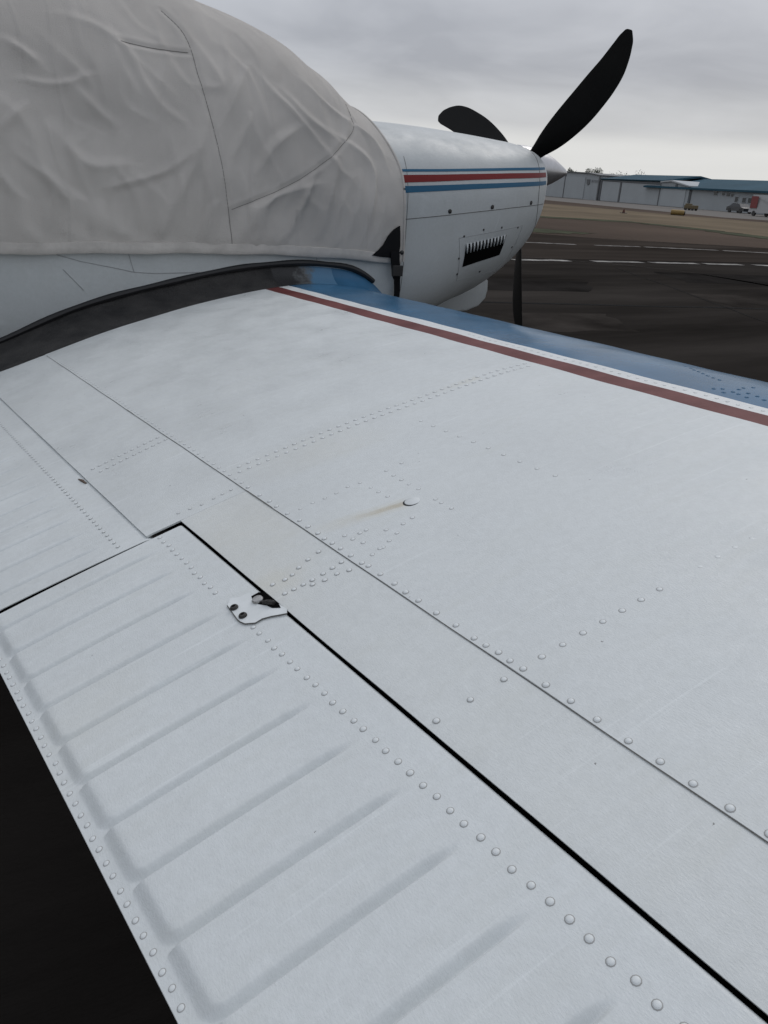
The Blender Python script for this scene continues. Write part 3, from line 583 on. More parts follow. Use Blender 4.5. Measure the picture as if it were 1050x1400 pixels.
for key, (ow, ms) in rest.items():
    vs, fs = [], []
    for M in ms:
        k = len(vs); vs += [M @ Vector(v) for v in rvs]; fs += [tuple(i + k for i in f) for f in rfs]
    blue_ = key == lead.name; o = mesh('rivet_row', vs, fs, m_wblue if blue_ else m_riv, ow, sharp=0); o['kind'] = 'stuff'
    if not blue_:
        o.data.materials.append(m_grime); nf_ = len(rfs); o.data.polygons.foreach_set('material_index', [1 if i_ % nf_ < 10 else 0 for i_ in range(len(o.data.polygons))])

# ---- round inspection cover over a black ring, set aft to paint its shadow crescent
def disc(name, y, u, r, h, m, parent, off, seg=28):
    p = Vector(W(y, u, off)); q = Vector(Wn(y, u)).to_track_quat('Z', 'Y').to_matrix().to_4x4(); M = Matrix.Translation(p) @ q
    pr = [(r, -.001), (r, h * .6), (r * .93, h), (.0, h * 1.12)]
    vs = [M @ Vector((a * math.cos(2*math.pi*j/seg), a * math.sin(2*math.pi*j/seg), z)) for a, z in pr[:-1] for j in range(seg)] + [M @ Vector((0, 0, pr[-1][1]))]
    return mesh(name, vs, grid(3, seg, wrap=True) + [(2*seg + j, 2*seg + (j+1) % seg, 3*seg) for j in range(seg)], m, parent)
disc('inspection_cover', .9955, .3437, .0128, .0010, m_riv, wing, .0026)
disc('shadow_ring', .9952, .3424, .0142, .0012, m_seal_shade, wing, .0014)

# ---- hinge bracket in the cut-out of the aileron
def on_ail(y, u, h=0): return Vector(W(y, u, -AIL_DROP + .0015 + h))
br_out = [(.962,.1592),(.975,.1650),(.966,.1710),(.966,.1790),(.955,.1800),(.953,.1850),(.925,.1870),(.880,.1885),(.872,.1862),(.878,.1810),(.884,.1762),(.889,.1700),(.888,.1640),(.898,.1582),(.908,.1568),(.916,.1566)]
k = len(br_out); vs = [on_ail(y, u, .0016) for y, u in br_out] + [on_ail(y, u, -.003) for y, u in br_out]
bracket = P_(mesh('hinge_bracket', vs, [tuple(range(k))] + [(i, i + k, (i + 1) % k + k, (i + 1) % k) for i in range(k)], m_riv, None, smooth=False))
ol = [on_ail(y, u, .0004) for y, u in br_out[7:]] + [on_ail(*br_out[0], .0004)]
tube('bracket_edge', ol, .0011, m_joint, bracket, n=6)
hole = [(.953,.1775),(.9535,.1840),(.945,.1875),(.905,.1880),(.890,.1860),(.900,.1812),(.912,.1800),(.925,.1765),(.940,.1755)]
k = len(hole); mesh('cavity', [on_ail(y, u, .0021) for y, u in hole], [tuple(range(k))], m_dark, bracket, smooth=False)
def knob(name, y, u, r, h, m, rings, seg=16):
    p = on_ail(y, u, .0016); q = Vector(Wn(y, u)).to_track_quat('Z', 'Y').to_matrix().to_4x4(); M = Matrix.Translation(p) @ q
    vs = [M @ Vector((a * r * math.cos(2*math.pi*j/seg), a * r * math.sin(2*math.pi*j/seg), z * h)) for a, z in rings for j in range(seg)]
    return mesh(name, vs, grid(len(rings), seg, wrap=True) + [tuple(range((len(rings)-1)*seg, len(rings)*seg))], m, bracket)
for y, u in ((.946, .1612), (.9165, .1612)):
    knob('screw', y, u, .0062, .0040, m_screw, [(1, -.2), (1, .5), (.8, .9), (.45, 1), (.4, .55)])
knob('bushing', .935, .1785, .0085, .0040, m_metal, [(1, 0), (1, .6), (.85, 1), (.4, 1.1)])
pts = [on_ail(.922, .1795, .003), on_ail(.915, .1815, .0045), on_ail(.905, .1845, .0045)]; tube('bolt', pts, [.0030, .0042, .0042], m_screw, bracket)
# rust mark on the flap gap
tube('rub_strip', [Vector(W(1.675, .1520, -.003)), Vector(W(1.70, .1512, -.003)), Vector(W(1.72, .1500, -.0045))], [.002, .0035, .002], mat('rust', (.10, .07, .05), .8), flap, n=8)

# ---- fuselage
FX  = [-5.6, -4.2, -2.6, -1.5, -.5, .3, .9, 1.3, 1.6, 1.80, 1.95]
FWD = [.06, .24, .47, .57, .61, .62, .62, .62, .62, .615, .60]
FZT = [.62, .80, 1.03, 1.20, 1.30, 1.325, 1.275, 1.18, 1.035, .908, .868]
FZB = [.42, .18, -.08, -.25, -.32, -.34, -.32, -.28, -.2, -.14, -.10]
def fsec(x):
    w, zt, zb = (catmull(FX, v, x) for v in (FWD, FZT, FZB)); return w, zt, zb
def fside(x, z, grow=0.):
    w, zt, zb = fsec(x); zm = .45; up = z >= zm
    h = np.where(up, zt - zm, zm - zb) + grow; n = np.where(up, 2.1, 4.5)
    q = np.clip(1 - np.abs((z - zm) / h)**n, 0, 1)**(1 / n); return YC - (w + grow) * q
def fpt(x, th, grow=0.):
    w, zt, zb = fsec(x); zm = .45; c, s = np.cos(th), np.sin(th); up = s >= 0; n = np.where(up, 2.1, 4.5)
    y = YC - (w + grow) * np.sign(c) * np.abs(c)**(2 / n); z = zm + np.where(up, zt - zm + grow, zm - zb + grow) * np.sign(s) * np.abs(s)**(2 / n)
    return np.stack(np.broadcast_arrays(x, y, z), -1)
xs = np.concatenate([np.linspace(-5.6, -1.4, 22), np.linspace(-1.3, 1.855, 70)]); th = np.linspace(0, 2 * math.pi, 97)[:-1]
P = fpt(xs[:, None], th[None, :]); n = len(th)
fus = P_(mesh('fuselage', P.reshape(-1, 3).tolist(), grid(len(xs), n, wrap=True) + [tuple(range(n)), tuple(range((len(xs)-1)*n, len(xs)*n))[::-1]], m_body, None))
fin = [(-5.6, .5), (-4.6, .75), (-5.3, 1.9), (-5.75, 1.9)]
P_(mesh('tail_fin', [(x, YC + s * .03, z) for s in (-1, 1) for x, z in fin], [(0, 1, 2, 3), (7, 6, 5, 4), (0, 4, 5, 1), (1, 5, 6, 2), (2, 6, 7, 3), (3, 7, 4, 0)], m_body, None, smooth=False))
# panel joints on the visible strip of fuselage
def on_fus(x, z, g=.0012): return Vector((x, float(fside(np.array(x), np.array(z))) - g, z))
for pl in ([(.33, .255), (.42, .23), (.55, .205), (.62, .19), (.70, .185), (.95, .19), (1.12, .20)], [(.60, .27), (.62, .19)], [(1.43, .27), (1.435, .226)], [(.35, .20), (.42, .12)]):
    q = [on_fus(x, z) for x, z in pl]; tube('panel_joint', q, .0010, m_soft, fus, n=5)

# ---- walkway fillet between wing and fuselage, black grip in the middle, blue ahead of it
BX = [-.4, .093, .372, .756, 1.143, 1.459, 1.649, 1.729, 1.80, 1.88, 1.93]; BZ = [-.27, -.077, .042, .143, .212, .222, .190, .147, .085, .0, -.06]
def fillet(name, us, m, parent=wing):
    us = np.asarray(us); ya = YA(us); A = W(ya, us, .0016); S = np.linspace(0, 1, 14)
    bz = np.interp(A[:, 0], BX, BZ) if False else catmull(BX, BZ, A[:, 0]); by = fside(A[:, 0], bz) + .004
    vs = []
    for i in range(len(us)):
        for s in S: vs.append((A[i, 0], ya[i] + (by[i] - ya[i]) * (1 - (1 - s)**1.25), A[i, 2] + (bz[i] - A[i, 2]) * (.35 * s + .65 * s**2.2)))
    return mesh(name, vs, grid(len(us), 14), m, parent)
fillet('walkway', np.linspace(.02, .700, 60), m_walk); fillet('worn_walkway_end', np.linspace(.700, .830, 20), m_scuff)
fillet('wing_root_fairing', 1 - (1 - .830) * (1 - np.linspace(0, 1, 26))**1.6, m_wblue)
bx = np.linspace(-.35, 1.735, 70); bz = catmull(BX, BZ, bx)
tube('root_seal', [Vector((x, float(fside(np.array(x), np.array(z))) - .002, z + .004)) for x, z in zip(bx, bz)], [.013 + .004 * math.sin(i * .7) * .3 for i in range(70)], m_seal_shade, wing, n=8)

# ---- cowling
CX  = [1.84, 2.10, 2.35, 2.55, 2.70, 2.80, 2.88, 2.93, 2.955]
CWD = [.600, .597, .57, .535, .49, .45, .405, .365, .33]
CZT = [.864, .863, .855, .845, .835, .828, .815, .80, .78]
CZB = [-.12, -.10, -.055, .01, .09, .16, .235, .31, .38]
CZM = [.46, .46, .47, .50, .54, .56, .58, .60, .61]
def csec(x): return [catmull(CX, v, x) for v in (CWD, CZT, CZB, CZM)]
CNT = 2.6
nb = lambda x: 2.4 + 2.1 * (1 - sm(1.84, 2.45, x))
def cside(x, z, g=0.):
    w, zt, zb, zm = csec(x); up = z >= zm; h = np.where(up, zt - zm, zm - zb); n = np.where(up, CNT, nb(x))
    return YC - w * np.clip(1 - np.abs((z - zm) / h)**n, 0, 1)**(1 / n) - g
def cpt(x, th):
    w, zt, zb, zm = csec(x); c, s = np.cos(th), np.sin(th); up = s >= 0; n = np.where(up, CNT, nb(x))
    y = YC - w * np.sign(c) * np.abs(c)**(2 / n); z = zm + np.where(up, zt - zm, zm - zb) * np.sign(s) * np.abs(s)**(2 / n)
    return np.stack(np.broadcast_arrays(x, y, z), -1)
xs = np.linspace(1.84, 2.955, 60); P = cpt(xs[:, None], th[None, :])
ring = P[-1]; c0 = ring.mean(0); ex = [ring * .96 + c0 * .04 + np.array([.012, 0, 0]), ring * .86 + c0 * .14 + np.array([.018, 0, 0]), ring * .3 + c0 * .7 + np.array([.018, 0, 0])]
allP = np.concatenate([P, np.array(ex)]); nx = len(allP)
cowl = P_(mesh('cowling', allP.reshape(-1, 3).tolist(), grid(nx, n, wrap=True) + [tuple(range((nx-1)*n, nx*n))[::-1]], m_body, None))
for sgn in (-1, 1):                                             # cooling inlets beside the spinner
    a = np.linspace(0, 2*math.pi, 25)[:-1]; vs = [(2.977, YC + sgn * .19 + .085 * math.cos(t), .66 + .06 * math.sin(t)) for t in a]
    mesh('cooling_inlet', vs, [tuple(range(24))], m_dark, cowl, smooth=False)
def on_cowl(x, z, g=.0015): return Vector((x, float(cside(np.array(x), np.array(z), g)), z))
def cowl_band(name, top, bot, m, g=.0016):
    """painted band lying on the cowl side between two (x, z) polylines"""
    vs = []; xx = np.linspace(top[0][0], top[-1][0], 50)
    for x in xx:
        zt = np.interp(x, *zip(*top)); zb = np.interp(x, *zip(*bot))
        for s in np.linspace(0, 1, 5): z = zb + (zt - zb) * s; vs.append(on_cowl(x, z, g))
    return mesh(name, vs, grid(50, 5), m, cowl)
for nm, zl in (('blue', [(.643,.632),(.656,.645),(.669,.657),(.688,.676),(.702,.689),(.707,.695)]), ('red', [(.618,.585),(.632,.602),(.645,.618),(.663,.638),(.676,.652),(.681,.658)]), ('blue', [(.570,.540),(.586,.560),(.600,.576),(.619,.598),(.634,.613),(.639,.620)])):
    xk = [1.85, 2.085, 2.285, 2.577, 2.818, 2.90]
    cowl_band(nm + '_stripe', [(x, z[0]) for x, z in zip(xk, zl)], [(x, z[1]) for x, z in zip(xk, zl)], m_sblue if nm == 'blue' else m_sred)
jl = [(1.86, .424), (2.086, .448), (2.283, .469), (2.579, .499), (2.811, .517), (2.90, .523)]
tube('cowl_joint', [on_cowl(x, float(np.interp(x, *zip(*jl))), .0004) for x in np.linspace(1.86, 2.9, 40)], .0016, m_joint, cowl, n=6)
tube('nose_joint', [on_cowl(2.815 + .05 * ((z - .6) / .2)**2, z, .0004) for z in np.linspace(.32, .80, 40)], .0015, m_joint, cowl, n=6)
tube('firewall_joint', [on_cowl(1.905, z, .0004) for z in np.linspace(.0, .70, 30)], .0012, m_joint, cowl, n=6)
def stud(x, z, r, m, nm='fastener'):
    c = on_cowl(x, z, .0005); nrm_ = (on_cowl(x + .01, z) - on_cowl(x - .01, z)).cross(on_cowl(x, z + .01) - on_cowl(x, z - .01)).normalized()
    if nrm_.y > 0: nrm_ = -nrm_
    M = Matrix.Translation(c) @ nrm_.to_track_quat('Z', 'Y').to_matrix().to_4x4(); pr = [(1, 0), (1, .2), (.8, .35), (.2, .36)]
    mesh(nm, [M @ Vector((a * r * math.cos(2*math.pi*j/14), a * r * math.sin(2*math.pi*j/14), h * r)) for a, h in pr for j in range(14)], grid(4, 14, wrap=True) + [tuple(range(42, 56))], m, cowl)
for x, z in ((1.885, .442), (2.151, .471), (2.43, .499), (2.745, .527)): stud(x, z, .0105, m_screw)
for x, z in ((2.258, .357), (2.387, .390), (2.519, .402), (2.659, .402), (2.245, .25), (2.262, .17), (2.45, .175), (2.66, .30)): stud(x, z, .0055, m_screw)
# side vent: dark opening with pressed vanes along its upper edge
def quad(a, b, c, d, s, t): p = [Vector((*v, 0)) for v in (a, b, c, d)]; return p[0].lerp(p[1], s).lerp(p[3].lerp(p[2], s), t)
VT = [(2.278, .318), (2.570, .364), (2.560, .262), (2.285, .205)]
vs = []
for i in range(14):
    for j in range(6): q = quad(*VT, i / 13, j / 5); vs.append(on_cowl(q.x, q.y, .0012))
mesh('side_vent', vs, grid(14, 6), m_dark, cowl)
for k in range(12):
    s0, s1 = (k + .02) / 12, (k + .62) / 12; pts = []
    for s_, t_ in ((s0, -.04), (s1, -.04), ((s0 + s1) / 2 + .016, .16), (s1 - .012, .40), (s0 + .012, .14)):
        q = quad(*VT, s_, t_); pts.append((q.x, q.y))
    o_ = [pts[0], pts[1], pts[2], pts[3], pts[4]]; n5 = 5
    vv = [on_cowl(x, z, .002) for x, z in o_] + [on_cowl(x, z, .010 if i_ > 1 else .003) for i_, (x, z) in enumerate(o_)]
    mesh('vane', vv, [tuple(range(5, 10)), tuple(range(5))[::-1]] + [(i, (i + 1) % 5, (i + 1) % 5 + 5, i + 5) for i in range(5)], m_body, cowl, smooth=False)
PO = [(2.226, .348), (2.700, .412), (2.672, .245), (2.60, .17), (2.276, .134)]
pl = []
for a, b in zip(PO, PO[1:] + PO[:1]): pl += [on_cowl(a[0] + (b[0] - a[0]) * k / 10, a[1] + (b[1] - a[1]) * k / 10, .0002) for k in range(10)]
tube('panel_joint', pl + [pl[0]], .0010, m_soft, cowl, n=5)
# chin scoop under the nose
sc = [(2.15, .06), (2.30, .10), (2.55, .13), (2.74, .115), (2.772, .085), (2.776, .03), (2.765, -.02), (2.72, -.065), (2.64, -.092), (2.45, -.105), (2.25, -.085), (2.12, -.03)]
k = len(sc); rows = [(-.145, .86), (-.14, .95), (-.12, 1.0), (.12, 1.0), (.14, .95), (.145, .86)]; cxz = (2.45, .02); vs = []
for dy, q in rows: vs += [(cxz[0] + (x - cxz[0]) * (q * .3 + .7), YC + dy, cxz[1] + (z - cxz[1]) * q) for x, z in sc]
mesh('chin_scoop', vs, grid(6, k, wrap=True) + [tuple(range(k))[::-1], tuple(range(5 * k, 6 * k))], m_body, cowl, sharp=60)
vs = []
for x, zt, zb in ((2.26, .050, .012), (2.34, .066, .030), (2.44, .092, .055), (2.52, .118, .085), (2.58, .132, .108)): vs += [(x, YC - .150, zt), (x, YC - .150, zb)]
mesh('scoop_slot', vs, grid(5, 2), m_dark, cowl, smooth=False)

# ---- propeller
HUB = Vector((3.03, YC, .700)); PR = .965
prop = P_(tube('propeller', [HUB + Vector((-.07, 0, 0)), HUB + Vector((.06, 0, 0))], .07, m_screw, None, n=20))
def blade(phi):
    er = Vector((0, math.sin(phi), math.cos(phi))); et = Vector((0, -math.cos(phi), math.sin(phi)))      # turns clockwise seen from the cockpit
    ex_ = Vector((1, 0, 0)); vs = []; S = 70; K = 24
    for i in range(S):
        q = 1 - (1 - i / (S - 1))**1.35; r = .075 + (PR - .075) * q
        c = float(catmull([0, .08, .2, .4, .6, .75, .88, .95, .985, 1], [.06, .078, .125, .165, .174, .164, .134, .095, .055, .010], q))
        tk = float(np.interp(q, [0, .1, .3, 1], [.052, .045, .026, .006])); be = R_(float(np.interp(q, [0, .25, .5, .75, 1], [48, 38, 27, 19, 15])))
        swp = float(catmull([0, .3, .6, .85, 1], [0, .014, .014, -.010, -.056], q))                     # leading edge bows out, tip sweeps back
        cd = (et * math.cos(be) + ex_ * math.sin(be)); nd = (ex_ * math.cos(be) - et * math.sin(be))
        for j in range(K):
            a = 2 * math.pi * j / K; xx = math.cos(a); prof = math.sin(a) * (1 if math.sin(a) > 0 else .35) * (1 - .25 * xx)
            vs.append(HUB + er * r + cd * (xx * c / 2 + swp) + nd * (prof * tk / 2))
    return mesh('blade', vs, grid(S, K, wrap=True) + [tuple(range(K)), tuple(range((S-1)*K, S*K))[::-1]], m_prop, prop)
for ph in (-53, 68.5, 188.5): blade(R_(ph))
sp_pr = [(-.055, .115), (-.05, .124), (.0, .125), (.07, .119), (.15, .099), (.22, .073), (.28, .046), (.325, .024), (.345, .010), (.35, .0)]
ax = Vector((.9995, 0, -.012)).normalized(); az = Vector((0, 1, 0)); ay = ax.cross(az)
vs = [HUB + ax * x + (az * math.cos(2*math.pi*j/32) + ay * math.sin(2*math.pi*j/32)) * r for x, r in sp_pr[:-1] for j in range(32)] + [HUB + ax * .35]
mesh('spinner', vs, grid(len(sp_pr) - 1, 32, wrap=True) + [((len(sp_pr)-2)*32 + j, (len(sp_pr)-2)*32 + (j+1) % 32, (len(sp_pr)-1)*32) for j in range(32)] + [tuple(range(32))], m_spin, prop)

# ---- landing gear under wing and nose
def gear(x, y, ztop, nm):
    st = P_(tube(nm, [(x, y, ztop), (x, y, GZ + .28)], .035, m_metal, None, n=12))
    bm = bmesh.new(); bmesh.ops.create_cone(bm, cap_ends=True, segments=28, radius1=.2, radius2=.2, depth=.15, matrix=Matrix.Translation((x, y - .06, GZ + .2)) @ Matrix.Rotation(math.pi/2, 4, 'X'))
    bmesh.ops.bevel(bm, geom=[e for e in bm.edges if len(e.link_faces) == 2 and e.calc_face_angle(0) > 1], offset=.05, segments=3, affect='EDGES'); bm_obj('wheel', bm, m_rub, st, smooth=True)
gear(.75, 2.4, -.15, 'main_gear'); gear(2.2, YC, 0.0, 'nose_gear'); gear(.75, 5.6, -.15, 'main_gear')

# ================================================================= CANVAS COVER
FOLDS = [[(0.436,1.082),(0.568,1.057),(0.66,0.994),(0.711,0.884),(0.767,0.809),(0.856,0.755)],[(0.454,0.845),(0.518,0.78),(0.585,0.726)],[(0.2,0.783),(0.279,0.689),(0.307,0.574),(0.404,0.442),(0.587,0.332)],[(0.168,0.52),(0.264,0.423),(0.368,0.356),(0.464,0.301)],[(0.304,0.547),(0.434,0.457),(0.572,0.347),(0.647,0.319)],[(0.952,0.77),(0.9,0.652),(0.814,0.502),(0.711,0.335)],[(1.0,0.745),(1.101,0.909),(1.168,0.999)],[(1.047,0.647),(1.133,0.799)],[(0.889,0.339),(0.959,0.463)],[(1.237,0.537),(1.094,0.359)],[(1.418,0.624),(1.311,0.413),(1.238,0.314)],[(1.53,0.678),(1.478,0.516),(1.425,0.35)],[(1.565,0.758),(1.707,0.657),(1.68,0.424)],[(1.639,0.825),(1.762,0.741),(1.812,0.614)],[(1.409,0.968),(1.503,0.889),(1.619,0.824)],[(1.304,0.915),(1.414,0.807),(1.527,0.755)],[(0.188,0.682),(0.274,0.765)],[(0.9,0.667),(0.786,0.588),(0.539,0.504)],[(0.619,1.002),(0.654,0.891),(0.68,0.841)],[(0.246,0.969),(0.341,0.908)],[(1.06,0.405),(1.237,0.506),(1.42,0.561)],[(0.158,0.433),(0.229,0.353),(0.278,0.298)],[(0.505,0.446),(0.617,0.333)],[(0.761,0.396),(0.726,0.32)],[(1.149,0.593),(1.219,0.688),(1.342,0.772)],[(0.359,0.696),(0.473,0.584),(0.619,0.592)],[(0.258,0.85),(0.401,0.846),(0.527,0.891)]]
SEAMS = [[(0.843,1.156),(0.9,1.1),(0.94,0.92),(0.982,0.686),(1.01,0.465),(1.028,0.300)],[(0.648,1.018),(0.762,1.009),(0.912,1.011)],[(1.665,0.90),(1.649,0.803),(1.566,0.727),(1.327,0.572),(1.096,0.469),(1.026,0.443)]]
def dense(pl, n=40):
    pl = np.array(pl); d = np.concatenate([[0], np.cumsum(np.linalg.norm(np.diff(pl, axis=0), axis=1))]); t = np.linspace(0, d[-1], n)
    return np.stack([catmull(d, pl[:, 0], t) if len(pl) > 2 else np.interp(t, d, pl[:, 0]), catmull(d, pl[:, 1], t) if len(pl) > 2 else np.interp(t, d, pl[:, 1])], -1), t / d[-1]
fr_ = random.Random(5)
extra = [[(x, z), (x + fr_.uniform(-.05, .16), z - fr_.uniform(.07, .2)), (x + fr_.uniform(-.05, .25), z - fr_.uniform(.2, .3))] for x, z in [(fr_.uniform(-1, 1.6), fr_.uniform(.5, 1.15)) for _ in range(44)]]
pleats = [[(1.06 + .072 * i + fr_.uniform(-.02, .02), .315), (1.09 + .074 * i + fr_.uniform(-.02, .02), .40 + .008 * i), (1.14 + .072 * i + fr_.uniform(-.02, .03), .47 + .022 * i)] for i in range(11)]
pleats += [[(-.2 + .085 * i + fr_.uniform(-.03, .03), .33 + fr_.uniform(0, .08)), (-.17 + .085 * i + fr_.uniform(-.06, .03), .42 + fr_.uniform(0, .1)), (-.20 + .085 * i + fr_.uniform(-.1, .05), .58 + fr_.uniform(0, .12))] for i in range(14)]
pleats += [[(1.2 + .055 * i, .98 - .055 * i), (1.26 + .055 * i, .90 - .055 * i), (1.33 + .052 * i, .84 - .05 * i)] for i in range(6)]
FD_ = [(dense(f), fr_.uniform(.003, .008), fr_.uniform(.007, .013)) for f in pleats] + [(dense(f), fr_.uniform(.008, .014), fr_.uniform(.009, .017)) for f in FOLDS] + [(dense(f), fr_.uniform(.002, .006), fr_.uniform(.007, .018)) for f in extra]
SD_ = [dense(s, 60) for s in SEAMS]
def wr_noise(X, Z):
    v = np.zeros_like(X); r = np.random.default_rng(3)
    for k in range(26):
        a = r.uniform(0, math.pi); f = r.uniform(5, 26); v += np.sin((X * math.cos(a) + Z * math.sin(a)) * f + r.uniform(0, 6) + 1.2 * np.sin(Z * r.uniform(3, 8) + X * r.uniform(2, 7))) / f
    return v
def folds(X, Z):
    h = .018 * wr_noise(X, Z)
    for (pl, t), amp, wd in FD_:
        best = np.full(X.shape, 9.); tt = np.zeros(X.shape); side = np.zeros(X.shape)
        for i in range(len(pl) - 1):
            a, b = pl[i], pl[i + 1]; ab = b - a; L = ab @ ab + 1e-9; q = np.clip(((X - a[0]) * ab[0] + (Z - a[1]) * ab[1]) / L, 0, 1)
            ex, ez = X - a[0] - q * ab[0], Z - a[1] - q * ab[1]; d = np.hypot(ex, ez); m_ = d < best
            best = np.where(m_, d, best); tt = np.where(m_, t[i], tt); side = np.where(m_, np.sign(ab[0] * ez - ab[1] * ex), side)
        env = np.sin(math.pi * np.clip(tt * .86 + .07, 0, 1))**.7
        h += amp * env * (.55 * np.exp(-(best / wd)**2) + .75 * np.exp(-(best / (2.8 * wd))**2) - .50 * np.exp(-((best - 2.0 * wd) / (1.6 * wd))**2) * (side > 0))
    for pl, t in SD_:
        d = np.full(X.shape, 9.)
        for a in pl: d = np.minimum(d, np.hypot(X - a[0], Z - a[1]))
        h -= .0035 * np.exp(-(d / .010)**2); h += .0022 * np.exp(-((d - .016) / .010)**2)
    return h
COVER_G = .022
cg = lambda x: COVER_G - .005 * sm(1.55, 1.87, x)
hemz = lambda x: catmull([-2.6, -1.0, .132, .611, 1.306, 1.60, 1.791, 2.0], [.30, .27, .264, .272, .270, .256, .242, .225], x)
COVER_F = lambda z: 1.875 - .07 * sm(.6, .9, z) + .012 * sm(.5, .24, z)           # front edge of the cover
def cover_pt(X, th):
    """near-side and top surface of the cover before folds"""
    return fpt(X, th, cg(X))
m_canvas = mat('canvas', (.492, .470, .440), .95, spec=.1, var=.08, vscale=2.6, bump=.5, bscale=380)
m_hem = mat('canvas_hem', (.492, .470, .440), .9, spec=.15, var=.14, vscale=12, bump=.35, bscale=420)
m_thread = mat('seam_thread', (.16, .155, .145), .9)
def crease(m):
    nt = m.node_tree; L = nt.links; b = nt.nodes['Principled BSDF']; t = nt.nodes.new('ShaderNodeTexCoord'); prev = b.inputs['Normal'].links[0].from_socket
    for sc_, rot, st, am in ((1.7, (0, R_(38), 0), (2.0, 1, .6), .030), (2.6, (0, R_(-28), 0), (2.2, 1, .6), .018)):
        mp = nt.nodes.new('ShaderNodeMapping'); mp.inputs['Rotation'].default_value = rot; mp.inputs['Scale'].default_value = st; L.new(t.outputs['Object'], mp.inputs['Vector'])
        n = nt.nodes.new('ShaderNodeTexNoise'); n.inputs['Scale'].default_value = sc_; n.inputs['Detail'].default_value = 1; n.inputs['Distortion'].default_value = .3; L.new(mp.outputs[0], n.inputs['Vector'])
        s1 = nt.nodes.new('ShaderNodeMath'); s1.operation = 'SUBTRACT'; L.new(n.outputs['Fac'], s1.inputs[0]); s1.inputs[1].default_value = .5
        s2 = nt.nodes.new('ShaderNodeMath'); s2.operation = 'ABSOLUTE'; L.new(s1.outputs[0], s2.inputs[0])
        s3 = nt.nodes.new('ShaderNodeMapRange'); s3.interpolation_type = 'SMOOTHSTEP'; L.new(s2.outputs[0], s3.inputs[0]); s3.inputs[1].default_value = 0; s3.inputs[2].default_value = .09; s3.inputs[3].default_value = 1; s3.inputs[4].default_value = 0
        bp = nt.nodes.new('ShaderNodeBump'); bp.inputs['Strength'].default_value = .22; bp.inputs['Distance'].default_value = am; L.new(s3.outputs[0], bp.inputs['Height']); L.new(prev, bp.inputs['Normal']); prev = bp.outputs[0]
    L.new(prev, b.inputs['Normal'])
crease(m_canvas)
cover = empty('canopy_cover', (.5, YC - .62, GZ), 'wrinkled grey canvas cover draped over the airplane cabin and windshield', 'cover')
def th_at(x, z):                                                # angle of a height on the near side
    w, zt, zb = fsec(x); zm = .45; up = z >= zm; h = np.where(up, zt - zm, zm - zb) + cg(x); n_ = np.where(up, 2.1, 4.5)
    return np.sign(z - zm) * np.arcsin(np.clip(np.abs((z - zm) / h), 0, 1)**(n_ / 2))
NXc = 300; tx = np.linspace(0, 1, NXc)
def cover_grid(side):
    NT = 190 if side < 0 else 40
    V = np.zeros((NXc, NT, 3))
    s = np.linspace(0, 1, NT)
    Xe = np.linspace(-2.3, 1, NXc)
    for it in range(2):
        pass
    # rows run along x up to a slightly curved front edge
    xb = -2.3 + (np.linspace(0, 1, NXc)**.62) * 4.165
    X = np.repeat(xb[:, None], NT, 1)
    a0 = th_at(xb, hemz(xb))
    # even steps in height low down, even steps in angle over the top
    zrow = hemz(xb)[:, None] + (fsec(xb)[1] + COVER_G - hemz(xb))[:, None] * (s[None, :])
    A1 = th_at(np.repeat(xb[:, None], NT, 1), np.minimum(zrow, (fsec(xb)[1] + COVER_G)[:, None])); A2 = a0[:, None] + (math.pi/2 - a0[:, None]) * s[None, :]
    A = .5 * A1 + .5 * A2
    P = cover_pt(X, A)
    shift = (COVER_F(P[..., 2]) - 1.865) * sm(1.2, 1.865, X); P = cover_pt(X + shift, A)
    return P
P = cover_grid(-1)
e1 = np.gradient(P, axis=0); e2 = np.gradient(P, axis=1); nrm = np.cross(e1, e2); nrm /= np.linalg.norm(nrm, axis=-1, keepdims=True) + 1e-12
sgn = np.sign((nrm * np.array([0, -1, .3])).sum(-1))[..., None]; nrm *= np.where(sgn == 0, 1, sgn)
H = folds(P[..., 0], P[..., 2]); hemfade = sm(.0, .06, P[..., 2] - hemz(P[..., 0])); topf = sm(1, .86, np.linspace(0, 1, P.shape[1]))[None, :] * .8 + .2
H = np.maximum(H, -.012) * (1 - .8 * sm(1.72, 1.85, P[..., 0]))
Pn = P + nrm * (H * (.25 + .75 * hemfade) * topf)[..., None]
nxx, ntt = Pn.shape[:2]
farP = Pn[:, ::-1][:, 1:].copy(); farP[..., 1] = 2 * YC - farP[..., 1]
full = np.concatenate([Pn, farP[:, ::5]], 1); nf = full.shape[1]
vs = full.reshape(-1, 3).tolist(); f = grid(nxx, nf)
k = len(vs); inner = full[-1].copy(); inner[:, 0] -= .004; cc = np.array([0, YC, .5]); inner[:, 1:] += (cc[1:] - inner[:, 1:]) * .035; vs += inner.tolist()
f += [((nxx-1)*nf + j, (nxx-1)*nf + j + 1, k + j + 1, k + j) for j in range(nf - 1)]
adopt(mesh('canvas', vs, f, m_canvas, None, sharp=0), cover)
# hem band along the lower edge, rolled front edge
hx = np.linspace(-2.3, 1.872, 160)
def hem_strip():
    vs = []
    for i, x in enumerate(hx):
        z0 = float(hemz(x)); g = COVER_G + .004 + .002 * math.sin(x * 31) + .002 * math.sin(x * 12.7)
        for dz, dg in ((-.004, -.010), (-.008, -.001), (-.004, .0025), (.016, .0025), (.034, .002), (.037, -.006)):
            z = z0 + dz + .002 * math.sin(x * 17); vs.append((x, float(fside(np.array(x), np.array(z), cg(np.array(x)))) - (g - COVER_G) - dg, z))
    return mesh('hem', vs, grid(len(hx), 6), m_hem, None, sharp=50)
adopt(hem_strip(), cover)
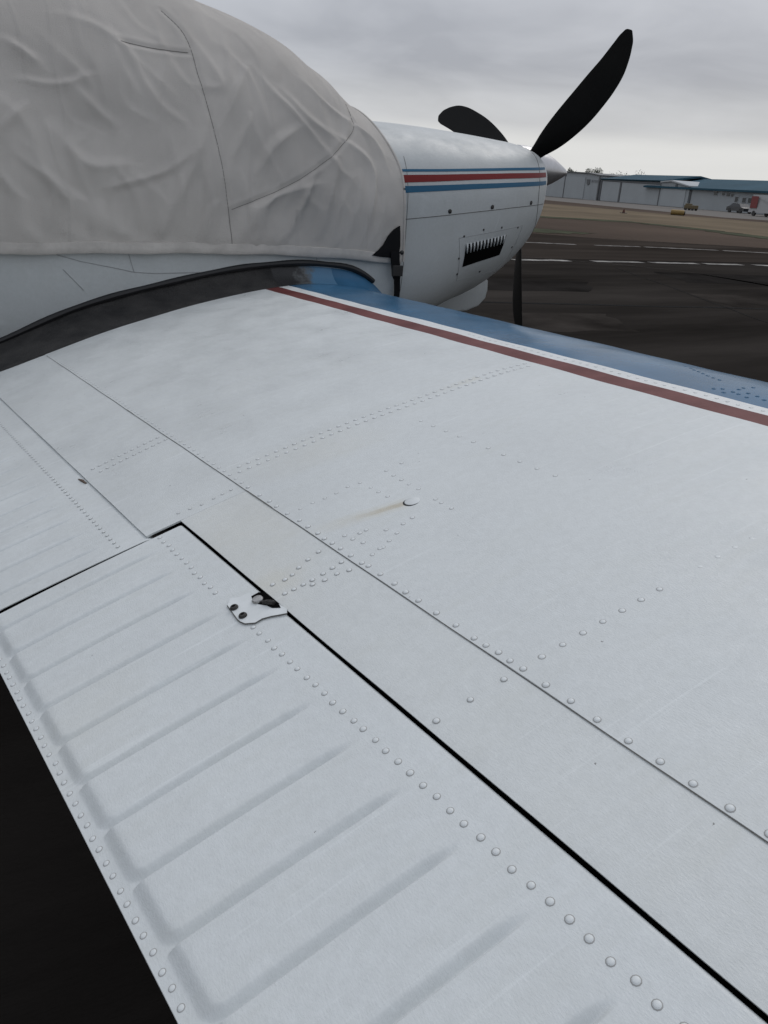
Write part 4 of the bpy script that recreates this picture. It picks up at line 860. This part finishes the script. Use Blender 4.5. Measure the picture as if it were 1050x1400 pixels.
# surface lookup for seams, strap and corner patch
Yn = Pn.reshape(-1, 3)
def on_cover(x, z, g=.001):
    d = (Yn[:, 0] - x)**2 + (Yn[:, 2] - z)**2; i = np.argsort(d)[:4]; w = 1 / (d[i] + 1e-7); p = (Yn[i] * w[:, None]).sum(0) / w.sum(); return Vector((x, p[1] - g, z))
for pl, t in SD_:
    adopt(tube('seam', [on_cover(a[0], a[1], .0008) for a in pl], .0011, m_thread, None, n=5), cover)
fe = [Vector(v) for v in full[-1][::3]]
adopt(tube('front_binding', fe, .006, m_hem, None, n=8), cover)
m_web = mat('black_webbing', (.010, .010, .011), .85, spec=.1, bump=.4, bscale=500)
pp = [(1.848, .400), (1.815, .383), (1.786, .355), (1.762, .315), (1.735, .290), (1.702, .268), (1.745, .262), (1.789, .259), (1.850, .254), (1.856, .31), (1.853, .36)]
def patch_pt(x, z, g): return Vector((x, float(fside(np.array(min(x, 1.85)), np.array(z), cg(np.array(x)))) - g, z))
k = len(pp); cen_ = (1.815, .30)
vs = [patch_pt(x, z, .012) for x, z in pp] + [patch_pt(x, z, .004) for x, z in pp] + [patch_pt(*cen_, .017)]
adopt(mesh('corner_patch', vs, [(i, (i + 1) % k, 2 * k) for i in range(k)] + [(i, i + k, (i + 1) % k + k, (i + 1) % k) for i in range(k)], m_web), cover)
def ribbon(name, path, wd, th_, m):
    vs = []
    for i, (p, w) in enumerate(zip(path, wd)):
        p = Vector(p); 
        for dx, dy in ((-.5, -.5), (.5, -.5), (.5, .5), (-.5, .5)): vs.append(p + Vector((dx * w, dy * th_, 0)))
    return adopt(mesh(name, vs, grid(len(path), 4, wrap=True) + [(0, 1, 2, 3), tuple(range(4 * len(path) - 4, 4 * len(path)))[::-1]], m, sharp=40), cover)
ribbon('strap', [(1.822, 3.348, .285), (1.824, 3.346, .25), (1.836, 3.352, .20), (1.842, 3.360, .178), (1.855, 3.370, .155), (1.862, 3.376, .11), (1.868, 3.384, .06), (1.870, 3.40, .0), (1.87, 3.43, -.06)], [.048, .046, .048, .046, .032, .030, .029, .028, .028], .006, m_web)
bm = bmesh.new(); box(bm, Vector((1.838, 3.343, .20)), (.056, .012, .05), None, .003); adopt(bm_obj('buckle', bm, m_blackp), cover)
bm = bmesh.new(); bmesh.ops.create_icosphere(bm, subdivisions=2, radius=.011, matrix=Matrix.Translation((1.862, 3.352, .282)) @ Matrix.Diagonal((1, .7, 1, 1))); adopt(bm_obj('toggle', bm, m_blackp, smooth=True), cover)
